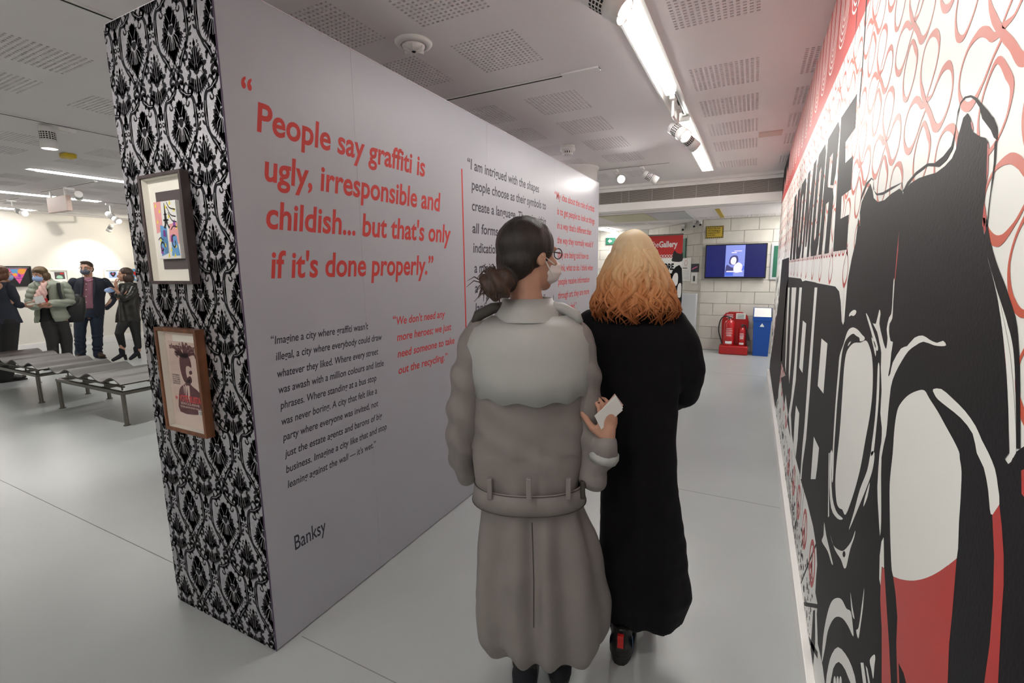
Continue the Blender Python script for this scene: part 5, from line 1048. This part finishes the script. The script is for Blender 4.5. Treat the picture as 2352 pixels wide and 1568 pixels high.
# storm flap over the back
fb = B(); R0 = rings(g, [(722, 1134, 1302), (748, 1088, 1338), (785, 1070, 1354), (850, 1082, 1354), (880, 1086, 1352)], .66); n = 48; vs = []; fs = []
for j, r in enumerate(R0):
    for k in range(n+1):
        t = PI+PI*k/n; dz = 0 if j < 4 else -.035*math.sin(PI*k/n)**.7-.006*math.sin(k*.8)
        vs.append((r[0]+math.copysign(abs(math.cos(t))**.9, math.cos(t))*(r[3]+.004), r[1]+math.sin(t)*(r[4]+.010+(.006 if j > 2 else 0)), r[2]+dz))
for j in range(len(R0)-1):
    for k in range(n): a0 = j*(n+1)+k; fs.append((a0, a0+1, a0+n+2, a0+n+1))
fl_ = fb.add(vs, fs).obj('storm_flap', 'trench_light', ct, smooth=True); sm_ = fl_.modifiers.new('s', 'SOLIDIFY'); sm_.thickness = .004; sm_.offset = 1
b = B(); n = 48; vs = []
cz = K(1212, 705).z; cx_ = K(1212, 705).x
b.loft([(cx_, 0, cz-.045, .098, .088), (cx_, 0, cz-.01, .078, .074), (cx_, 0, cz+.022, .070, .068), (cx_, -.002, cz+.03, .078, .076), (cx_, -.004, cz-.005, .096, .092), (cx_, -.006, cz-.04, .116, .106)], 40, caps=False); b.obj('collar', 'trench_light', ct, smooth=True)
for s_, xx in ((1, 1322), (-1, 1100)):
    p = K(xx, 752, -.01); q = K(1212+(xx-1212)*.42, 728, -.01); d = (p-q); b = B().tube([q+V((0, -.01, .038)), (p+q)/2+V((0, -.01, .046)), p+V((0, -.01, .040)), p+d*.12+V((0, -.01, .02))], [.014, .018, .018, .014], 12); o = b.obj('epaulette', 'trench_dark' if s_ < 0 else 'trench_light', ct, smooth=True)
# belt, buckle, cuff straps, vent
br = rings(g, [(1102, 1098, 1332), (1140, 1095, 1338)], .66); b = B(); n = 48
for side in (0,):
    vs = []
    for zz, ex in ((-.004, 0), (-.004, .006), (.0, .006), (.0, 0)): pass
zt_, zb_ = br[0][2], br[1][2]; q = (br[0][0]+br[1][0])/2
b.loft([(q, 0, zb_-.004, br[1][3]+.006, br[1][4]+.008, .9), (q, 0, zb_, br[1][3]+.012, br[1][4]+.014, .9), (q, 0, zt_, br[0][3]+.012, br[0][4]+.014, .9), (q, 0, zt_+.004, br[0][3]+.006, br[0][4]+.008, .9)], 48, caps=False); b.obj('belt', 'trench', ct, smooth=True)
for zz, rr in ((zt_+.002, br[0]), (zb_-.002, br[1])): B().tube([(q+(rr[3]+.0125)*math.copysign(abs(math.cos(t))**.9, math.cos(t)), (rr[4]+.0145)*math.copysign(abs(math.sin(t))**.9, math.sin(t)), zz) for t in [2*PI*k/48 for k in range(49)]], .0016, 5).obj('belt_edge', 'trench_dark', ct)
for xx in (1125, 1215, 1305): p = K(xx, 1121, -.165+abs(xx-1215)*.0007); bevel(B().box(p.x-.008, p.x+.008, p.y-.012, p.y+.004, p.z-.034, p.z+.034).obj('belt_loop', 'trench', ct), .002, 1)
p = K(1335, 1118, -.04); bevel(B().box(p.x-.004, p.x+.010, p.y-.03, p.y+.03, p.z-.03, p.z+.03).obj('buckle', 'trench_dark', ct), .003, 1)
p0 = K(1386, 1046, -.04); b = B().tube([p0+V((-.004, 0, -.016)), p0+V((0, 0, 0)), p0+V((.004, 0, .016))], [.046, .051, .048], 24); b.obj('cuff_strap', 'trench_light', ct, smooth=True)
B().tube([K(1222, 1200, -.175), K(1226, 1330, -.195), K(1226, 1440, -.19)], .0022, 6).obj('back_vent', 'trench_dark', ct)
# legs and boots
b = B()
lx, rx_ = K(1205, 1500, -.02).x, K(1285, 1500, .02).x
b.chain([(lx, 0, .42, .058), (lx, -.02, .2, .050), (lx, -.02, .10, .046)]); b.chain([(rx_, .02, .42, .058), (rx_, .02, .2, .050), (rx_, .02, .10, .046)]); remesh(b, 'trousers', 'trouser_grey', g.o, .009, 2)
for x, y in ((lx, -.03), (rx_, .02)): b = B(); shoe(b, x, y, .012, 3, .26, .046, .10); so = remesh(b, 'boot', 'suede', g.o, .007, 2); soles(g, x, y, 3, .265, .049, par=so, h_=.025)
# leaflets in the hand
hp = K(1398, 948, -.06)
lf = empty('leaflets', (0, 0, 0)); lf.location = (g.b.x, g.b.y, 0); lf.rotation_euler.z = g.rz; tag(lf, 'fan of white and pink leaflets held by the trench coat wearer', 'leaflet')
for k, m in enumerate(('paper', 'paper', 'scarf')):
    o3 = hp+V((.002*k, .004*k, .002*k)); u = V((.55, .35, .45)).normalized(); v2 = V((-.35, -.2, .85)); v2 = (v2-u*v2.dot(u)).normalized(); u = (u+v2*.10*(k-1)).normalized(); v2 = (v2-u*v2.dot(u)).normalized()
    n_ = u.cross(v2)*.0012; c_ = [o3-u*.05-v2*.028, o3+u*.05-v2*.028, o3+u*.05+v2*.028, o3-u*.05+v2*.028]
    sh_ = B().add([*c_, *[q+n_ for q in c_]], [(0, 3, 2, 1), (4, 5, 6, 7), (0, 1, 5, 4), (1, 2, 6, 5), (2, 3, 7, 6), (3, 0, 4, 7)]).obj('leaflet_sheet', m, lf)
# ---------------------------------------------------------------- the visitors in the far gallery
def k5(x, y): return (x/5.228, 560+y/5.228)
class G5(Fig):
    def k(s, x, y, dep=0): return s.K(*k5(x, y), dep)
    def t(s, x, y, dep, r): p = s.k(x, y, dep); return (p.x, p.y, p.z, r)
    def rr(s, rows, depf=.62, dep0=0, sq=.9):
        if depf < .4: rows = [(y, xl+(xr-xl)*.09, xr-(xr-xl)*.09) for y, xl, xr in rows]
        return rings(s, [(560+y/5.228, xl/5.228, xr/5.228, *dd) for y, xl, xr, *dd in rows], depf, dep0, sq)
GRP = 'visitors in the far gallery'
def feet(g, pts, m, a, L=.27, wd=.045, hh=.10):
    for (x, y), ang in zip(pts, a): b = B(); shoe(b, x, y, .010, ang, L, wd, hh); so = remesh(b, 'shoe', m, g.o, .009, 1); soles(g, x, y, ang, L+.01, wd+.003, par=so, h_=.02)
# man in the blazer
p = onz(*k5(1080, 1375), 0); g = G5((p.x, p.y, 0), 'person with glasses and patterned mask in a dark navy blazer and pink shirt', GRP)
hc = g.k(1040, 300, 0); b = B(); P, Rm = head(b, hc, 205, 1.08, neck=g.k(1065, 430))
b.loft(g.rr([(420, 1000, 1120), (470, 900, 1270), (560, 900, 1260), (700, 930, 1210), (790, 920, 1230), (900, 920, 1220)], .36), 24)
wrR = g.k(1262, 770, .02); b.chain([g.t(1270, 480, 0, .055), g.t(1372, 640, .05, .042), (*wrR, .03)]); hand(b, wrR, (-1, -.1, -.6), (-.4, 0, -.8), 1, .4)
wrL = g.k(860, 720, .10); b.chain([g.t(880, 470, 0, .055), g.t(805, 600, .08, .042), (*wrL, .03)]); hand(b, wrL, (1, -.3, -.5), (0, 0, -1), -1, .4)
b.chain([g.t(975, 860, 0, .09), g.t(965, 1100, -.02, .065), g.t(965, 1360, 0, .045)]); b.chain([g.t(1150, 860, 0, .09), g.t(1165, 1100, -.02, .065), g.t(1180, 1370, 0, .045)])
g.body(b, .009); face_parts(g, P, Rm, 1.08); mask(g, P, Rm, 'mask_pattern', 1.08)
for x in (-1, 1): B().tube([P(x*.032+.021*math.cos(t), .102, .010+.016*math.sin(t)) for t in [2*PI*k/12 for k in range(13)]], .0025, 5).obj('glasses_rim', 'black', g.o); B().tube([P(x*.052, .098, .014), P(x*.078, 0, .008)], .0025, 5).obj('glasses_arm', 'black', g.o)
b = B(); b.ell(P(0, -.020, .052), (.082*1.05, .098*1.05, .080*1.05), Rm); b.ell(P(.0, .045, .105), (.060, .045, .025), Rm); b.ell(P(0, -.06, .0), (.076, .055, .075), Rm); remesh(b, 'hair', 'hair_brown', g.o, .008, 2, lambda c, n: .004*nz(c, 40))
b = B(); b.loft(g.rr([(405, 1020, 1110), (430, 985, 1145), (520, 960, 1180), (650, 960, 1170), (775, 950, 1180)], .55, -.02), 28); remesh(b, 'shirt', 'shirt_pink', g.o, .009, 2, lambda c, n: .003*nz(c, 14))
B().tube([g.k(1010, 425, -.115), g.k(1065, 450, -.135), g.k(1130, 425, -.115)], .012, 8).obj('shirt_collar', 'shirt_pink', g.o)
for yy in (480, 550, 630, 700): B().ell(g.k(1035, yy, -.165), (.008, .004, .008)).obj('shirt_button', 'paper', g.o)
# blazer: shell open at the front
def openjacket(g, rows, m, gap, depf=.66, dep0=0, th=.012, name='blazer', n=44):
    """rows (y, xl, xr, gap left, gap right) in seen coordinates, open towards the viewer"""
    b = B(); vs = []; fs = []
    for y, xl, xr, ga, gb in rows:
        a, c = g.k(xl, y, dep0), g.k(xr, y, dep0); cx, rx = (a.x+c.x)/2, (c.x-a.x)/2; ry = rx*depf; za = (a.z+c.z)/2
        xa, xb = g.k(ga, y, dep0).x, g.k(gb, y, dep0).x; t0 = math.acos(max(-1, min(1, (xb-cx)/rx))); t1 = math.acos(max(-1, min(1, (xa-cx)/rx)))
        for k in range(n+1):
            t = -t0+(2*PI-(t1-t0))*k/n; vs.append((cx+rx*math.cos(t), dep0+ry*math.sin(t), za))
    for j in range(len(rows)-1):
        for k in range(n): a0 = j*(n+1)+k; fs.append((a0, a0+1, a0+n+2, a0+n+1))
    o = b.add(vs, fs).obj(name, m, g.o, smooth=True); sd = o.modifiers.new('s', 'SOLIDIFY'); sd.thickness = th; sd.offset = 1; return o
jk = openjacket(g, [(395, 985, 1130, 1000, 1125), (420, 900, 1240, 990, 1135), (470, 868, 1290, 985, 1135), (560, 872, 1280, 985, 1130), (650, 880, 1262, 978, 1125), (770, 868, 1262, 972, 1120), (850, 862, 1258, 985, 1135), (905, 870, 1245, 930, 1175)], 'navy', 0, .62)
b = B(); b.chain([g.t(1262, 455, 0, .072), g.t(1330, 540, .03, .066), g.t(1378, 640, .06, .058), g.t(1330, 715, .05, .052), g.t(1280, 765, .03, .046)]); b.chain([g.t(885, 455, 0, .072), g.t(830, 530, .05, .066), g.t(805, 610, .09, .058), g.t(850, 700, .1, .05)]); remesh(b, 'sleeves', 'navy', jk, .009, 2, lambda c, n: .004*nz(c, 18))
for p_ in ([(1000, 400), (985, 480), (978, 600), (974, 700)], [(1125, 400), (1138, 480), (1130, 600), (1120, 720)]): B().tube([g.k(x, y, -.115-.0002*(y-400)) for x, y in p_], [.012, .024, .018, .006], 8).obj('lapel', 'navy', jk)
b = B(); b.loft(g.rr([(770, 940, 1190), (800, 930, 1235), (880, 900, 1245)], .55), 28); b.chain([g.t(980, 860, 0, .105), g.t(962, 1000, -.02, .088), g.t(962, 1130, -.03, .080), g.t(968, 1345, 0, .075)]); b.chain([g.t(1160, 860, 0, .105), g.t(1165, 1000, -.02, .088), g.t(1172, 1130, -.03, .078), g.t(1172, 1325, 0, .070)])
remesh(b, 'jeans', 'jeans', g.o, .010, 2, lambda c, n: .006*math.sin(c.z*55+nz(c, 6)*6)*max(0, min(1, (.6-c.z)*3))+.003*nz(c, 12))
b = B(); b.loft(g.rr([(768, 945, 1185), (792, 942, 1190)], .6), 28, caps=False); b.obj('belt', 'leather_brown', g.o); q = g.k(1005, 782, -.155); B().box(q.x-.02, q.x+.02, q.y-.005, q.y+.005, q.z-.018, q.z+.018).obj('belt_buckle', 'steel', g.o)
q0, q1 = g.k(965, 1370, 0), g.k(1185, 1380, 0); feet(g, [(q0.x, .02), (q1.x, 0)], 'leather_brown', (192, 160), .28, .048)
# woman in the puffer jacket
p = onz(141, 843, 0); g = G5((p.x, p.y, 0), 'person in a pale sage puffer jacket, pink scarf and blue mask with a brown bob', GRP)
hc = g.k(480, 370, 0); b = B(); P, Rm = head(b, hc, 222, 1.0, neck=g.k(530, 480), tilt=.25)
b.loft(g.rr([(470, 480, 590), (520, 420, 760), (620, 440, 760), (760, 460, 740), (880, 470, 780), (960, 480, 800)], .36), 24)
w1 = g.k(470, 742, -.24); b.chain([g.t(430, 530, 0, .045), g.t(378, 720, -.03, .036), (*w1, .025)]); hand(b, w1, g.k(560, 760, -.27)-w1, (0, .4, 1), 1, .5)
w2 = g.k(590, 718, -.24); b.chain([g.t(770, 530, 0, .045), g.t(830, 690, -.05, .036), (*w2, .025)]); hand(b, w2, g.k(500, 725, -.28)-w2, (0, .4, .3), -1, .7)
b.chain([g.t(580, 930, 0, .085), g.t(640, 1180, -.02, .06), g.t(655, 1430, 0, .042)]); b.chain([g.t(740, 930, 0, .085), g.t(800, 1180, -.02, .06), g.t(812, 1430, 0, .042)])
g.body(b, .009); face_parts(g, P, Rm); mask(g, P, Rm, 'mask_blue', 1.03)
b = B(); b.ell(P(0, -.018, .045), (.088, .100, .086), Rm); b.ell(P(.055, -.03, -.03), (.045, .07, .075), Rm); b.ell(P(-.055, -.03, -.03), (.045, .07, .075), Rm); b.ell(P(0, -.07, -.035), (.080, .05, .075), Rm); b.ell(P(-.04, .06, .085), (.045, .03, .028), Rm); remesh(b, 'hair', 'hair_bob', g.o, .007, 2, lambda c, n: .004*nz(V((c.x*2, c.y*2, c.z*.6)), 30))
b = B(); b.loft(g.rr([(500, 480, 640), (560, 460, 640), (700, 465, 640), (850, 468, 660), (935, 465, 680)], .5, -.02), 24); remesh(b, 'top', 'trouser_black', g.o, .01, 2)
rows = [(440, 480, 650, 500, 560), (480, 400, 790, 480, 575), (560, 385, 800, 478, 575), (680, 400, 790, 470, 590), (800, 415, 800, 470, 600), (880, 410, 850, 470, 630), (935, 408, 800, 455, 665)]
rows2 = []
for i in range(len(rows)-1):
    for k in range(5): t = k/5; r = [a+(c-a)*t for a, c in zip(rows[i], rows[i+1])]; pf = 7*abs(math.sin(r[0]*PI/78)); r[1] -= pf; r[2] += pf; rows2.append(tuple(r))
rows2.append(rows[-1])
jk = openjacket(g, rows2, 'puffer', 0, .66, name='puffer_jacket', th=.018)
def puff(c, n): return .010*abs(math.sin((c.z+c.x*.25)*38))
b = B(); b.chain([g.t(420, 510, 0, .066), g.t(385, 610, -.02, .070), g.t(365, 720, -.04, .066), g.t(400, 752, -.13, .058), g.t(448, 746, -.21, .050)]); b.chain([g.t(775, 505, 0, .068), g.t(815, 590, -.02, .072), g.t(838, 690, -.05, .068), g.t(760, 712, -.14, .060), g.t(615, 716, -.22, .050)]); remesh(b, 'sleeves', 'puffer', jk, .009, 2, puff)
B().tube([g.k(600, 425, .02), g.k(640, 465, -.04), g.k(600, 500, -.10), g.k(565, 540, -.13)], [.03, .034, .03, .02], 10).obj('jacket_collar', 'puffer', jk, smooth=True); B().tube([g.k(470, 430, .0), g.k(440, 480, -.06), g.k(470, 530, -.12)], [.026, .03, .02], 10).obj('jacket_collar', 'puffer', jk, smooth=True)
b = B(); b.chain([g.t(480, 475, -.03, .035), g.t(520, 500, -.09, .04), g.t(580, 470, -.05, .036), g.t(600, 440, .02, .03)]); b.chain([g.t(520, 500, -.10, .040), g.t(480, 580, -.14, .045), g.t(450, 640, -.16, .045), g.t(430, 690, -.17, .035)]); b.chain([g.t(525, 510, -.11, .035), g.t(525, 600, -.15, .042), g.t(510, 660, -.16, .035)]); remesh(b, 'scarf', 'scarf', g.o, .008, 1, lambda c, n: .005*math.sin(c.x*120+c.z*40))
b = B(); b.loft(g.rr([(900, 500, 810), (960, 480, 835)], .55), 24); b.chain([g.t(580, 950, 0, .095), g.t(625, 1150, -.02, .078), g.t(650, 1400, 0, .064)]); b.chain([g.t(740, 950, 0, .095), g.t(800, 1150, -.02, .078), g.t(812, 1400, 0, .064)]); remesh(b, 'trousers', 'trouser_grey', g.o, .01, 2, lambda c, n: .005*nz(c, 14))
q0, q1 = g.k(655, 1450), g.k(812, 1450); feet(g, [(q0.x, 0), (q1.x, 0)], 'suede', (215, 185), .25, .044)
for pts, nm in (([(700, 470), (712, 560), (740, 660)], 'bag_strap'),): B().tube([g.k(x, y, -.135-.015*i) for i, (x, y) in enumerate(pts)], .022, 8).obj(nm, 'black', g.o)
bg = B(); bg.loft([(*g.k(905, 600, .05)[:2], g.k(905, 600).z, .05, .04, .8), (*g.k(905, 650, .05)[:2], g.k(905, 650).z, .12, .07, .8), (*g.k(900, 800, .05)[:2], g.k(900, 800).z, .14, .08, .8), (*g.k(895, 940, .05)[:2], g.k(895, 940).z, .12, .07, .8)], 24); bo = bg.obj('backpack', 'black', g.o, smooth=True); bevel
B().tube([g.k(965, 650, -.03), g.k(955, 700, -.05), g.k(930, 730, -.05)], .008, 6).obj('bag_buckle', 'steel', bo); B().tube([g.k(850, 960, .03), g.k(855, 990, .03), g.k(830, 992, .03)], .005, 6).obj('bag_webbing', 'black', bo)
lf = empty('leaflet', (g.b.x, g.b.y, 0), g.rz); tag(lf, 'white leaflet with red corner held by the person in the puffer jacket', 'leaflet')
q = g.k(480, 672, -.30); B().box(-.06, .05, -.002, .002, -.05, .06, Matrix.Rotation(-.25, 3, 'Y'), q).obj('leaflet_sheet', 'paper', lf); q = g.k(535, 678, -.295); B().box(-.035, .035, -.001, .001, -.03, .03, None, q).obj('leaflet_sheet', 'red', lf, label='red sheet')
# woman in black leather
p = onz(*k5(1580, 1385), 0); g = G5((p.x, p.y, 0), 'person with a brown bob in a black leather shirt and heeled ankle boots', GRP)
hc = g.k(1500, 372, 0); b = B(); P, Rm = head(b, hc, 268, .98, neck=g.k(1550, 480))
b.loft(g.rr([(470, 1490, 1590), (510, 1440, 1660), (620, 1450, 1650), (760, 1440, 1640), (900, 1440, 1650)], .36), 24)
w1 = g.k(1390, 500, -.10); b.chain([g.t(1470, 520, 0, .045), g.t(1430, 650, -.05, .038), (*w1, .024)]); hand(b, w1, g.k(1388, 430, -.1)-w1, (1, 0, -.1), 1, 1.1)
w2 = g.k(1425, 590, -.20); b.chain([g.t(1610, 520, -.02, .045), g.t(1480, 650, -.14, .038), (*w2, .024)]); hand(b, w2, g.k(1360, 530, -.2)-w2, (-.2, 0, -1), -1, .5)
b.chain([g.t(1500, 920, 0, .085), g.t(1432, 1070, -.05, .056), g.t(1475, 1270, 0, .036)]); b.chain([g.t(1610, 920, 0, .085), g.t(1640, 1080, 0, .056), g.t(1660, 1280, 0, .036)])
g.body(b, .009); face_parts(g, P, Rm, .98)
b = B(); b.ell(P(0, -.025, .045), (.086, .100, .086), Rm); b.ell(P(0, -.06, -.05), (.078, .065, .09), Rm); b.ell(P(-.05, -.02, -.05), (.035, .06, .08), Rm); b.ell(P(.05, -.02, -.05), (.035, .06, .08), Rm); remesh(b, 'hair', 'hair_brown', g.o, .007, 2, lambda c, n: .004*nz(V((c.x*2, c.y*2, c.z*.6)), 30))
b = B(); b.loft(g.rr([(455, 1510, 1590), (480, 1450, 1650), (560, 1430, 1672), (700, 1425, 1680), (820, 1400, 1690), (930, 1385, 1700)], .55), 30); remesh(b, 'leather_shirt', 'leather_black', g.o, .009, 2, lambda c, n: .010*math.sin(math.atan2(c.y, c.x)*7+c.z*6)*max(0, min(1, (1.15-c.z)*3))+.006*nz(c, 12))
b = B(); b.chain([g.t(1470, 510, -.01, .062), g.t(1440, 620, -.06, .062), g.t(1415, 610, -.11, .054)]); b.chain([g.t(1620, 510, -.02, .064), g.t(1560, 620, -.12, .064), g.t(1480, 660, -.18, .058), g.t(1455, 620, -.20, .05)]); remesh(b, 'sleeves', 'leather_black', g.o, .009, 2, lambda c, n: .006*nz(c, 16))
b = B(); b.loft(g.rr([(860, 1440, 1670), (940, 1420, 1690)], .5), 24); b.chain([g.t(1500, 930, 0, .092), g.t(1460, 1000, -.03, .078), g.t(1432, 1075, -.05, .066), g.t(1472, 1225, 0, .050)]); b.chain([g.t(1610, 930, 0, .092), g.t(1635, 1080, 0, .066), g.t(1660, 1235, 0, .050)]); remesh(b, 'leggings', 'trouser_black', g.o, .009, 2)
for (x, y, a) in ((1478, 1385, 250), (1655, 1385, 225)):
    q = g.k(x, y, 0); b = B(); A = R_(a); f = V((math.sin(A), math.cos(A), 0)); q = V((q.x, 0, 0)); q0 = q-f*.03
    b.chain([(*(q+V((0, 0, .19))), .045), (*(q+V((0, 0, .10))), .044), (*(q+f*.06+V((0, 0, .065))), .038), (*(q+f*.14+V((0, 0, .028))), .028)]); so = remesh(b, 'ankle_boot', 'suede', g.o, .007, 1)
    B().tube([q0+V((0, 0, .09)), q0-f*.012+V((0, 0, 0))], [.030, .022], 10).obj('boot_heel', 'black', so)
mk_ = B(); mk_.ell((0, 0, 0), (.075, .012, .040)); mo = mk_.obj('face_mask', 'mask_blue', None, smooth=True); mo.location = g.b+g.r*g.k(1318, 555, -.2).x+g.d*(-.2)+V((0, 0, g.k(1318, 555, -.2).z)); mo.rotation_euler.z = g.rz; mo.rotation_euler.y = -.1; tag(mo, 'pale blue face mask held in the hand of the person in leather', 'face mask')
# person at the left edge
p = onz(22, 876, 0); g = G5((p.x, p.y, 0), 'person with auburn hair in a navy jacket at the left edge, arms folded forward', GRP)
hc = g.k(20, 365, 0); b = B(); P, Rm = head(b, hc, 60, .98, neck=g.k(0, 480))
b.loft(g.rr([(470, -60, 60), (520, -140, 130), (640, -130, 130), (780, -120, 120), (930, -140, 140)], .36), 24)
w1 = g.k(235, 735, .05); b.chain([g.t(100, 530, 0, .05), g.t(160, 700, -.02, .040), (*w1, .026)]); hand(b, w1, g.k(300, 745, .05)-w1, (0, .5, 1), 1, .6)
b.chain([g.t(-110, 530, 0, .05), g.t(-150, 720, .08, .040), g.t(-60, 760, .2, .026)]); b.chain([g.t(-70, 930, 0, .09), g.t(-60, 1300, 0, .06), g.t(-60, 1600, 0, .045)]); b.chain([g.t(90, 930, 0, .09), g.t(70, 1300, 0, .06), g.t(50, 1600, 0, .045)])
g.body(b, .009); mask(g, P, Rm, 'mask_blue', .98); face_parts(g, P, Rm, .98)
b = B(); b.ell(P(0, -.022, .042), (.086, .100, .086), Rm); b.ell(P(0, -.06, -.035), (.082, .06, .07), Rm); b.ell(P(.05, -.01, -.02), (.035, .06, .06), Rm); remesh(b, 'hair', 'hair_auburn', g.o, .007, 2, lambda c, n: .004*nz(c, 30))
b = B(); b.loft(g.rr([(455, -60, 60), (485, -130, 120), (560, -150, 160), (700, -150, 170), (820, -170, 225), (960, -190, 285)], .5), 30); jk = remesh(b, 'jacket', 'navy', g.o, .009, 2, lambda c, n: .006*nz(c, 8))
b = B(); b.chain([g.t(105, 520, 0, .066), g.t(165, 640, -.01, .064), g.t(190, 720, .0, .058), g.t(245, 735, .03, .048)]); b.chain([g.t(-115, 520, 0, .066), g.t(-160, 700, .06, .06), g.t(-80, 760, .18, .05)]); remesh(b, 'sleeves', 'navy', jk, .009, 2, lambda c, n: .004*nz(c, 16))
b = B(); b.loft(g.rr([(920, -150, 170), (980, -160, 235)], .5), 24); b.chain([g.t(-70, 950, 0, .11), g.t(-65, 1300, 0, .095), g.t(-60, 1600, 0, .085)]); b.chain([g.t(110, 950, 0, .11), g.t(90, 1300, 0, .10), g.t(60, 1600, 0, .090)]); remesh(b, 'trousers', 'trouser_black', g.o, .01, 2)
q0, q1 = g.k(-60, 1640), g.k(45, 1640); feet(g, [(q0.x, 0), (q1.x, -.02)], 'boot_black', (75, 80), .28, .048)
# ---------------------------------------------------------------- last checks
for o in list(COL.objects):
    if o.type == 'MESH' and not o.data.materials: o.data.materials.append(M['white_paint'])
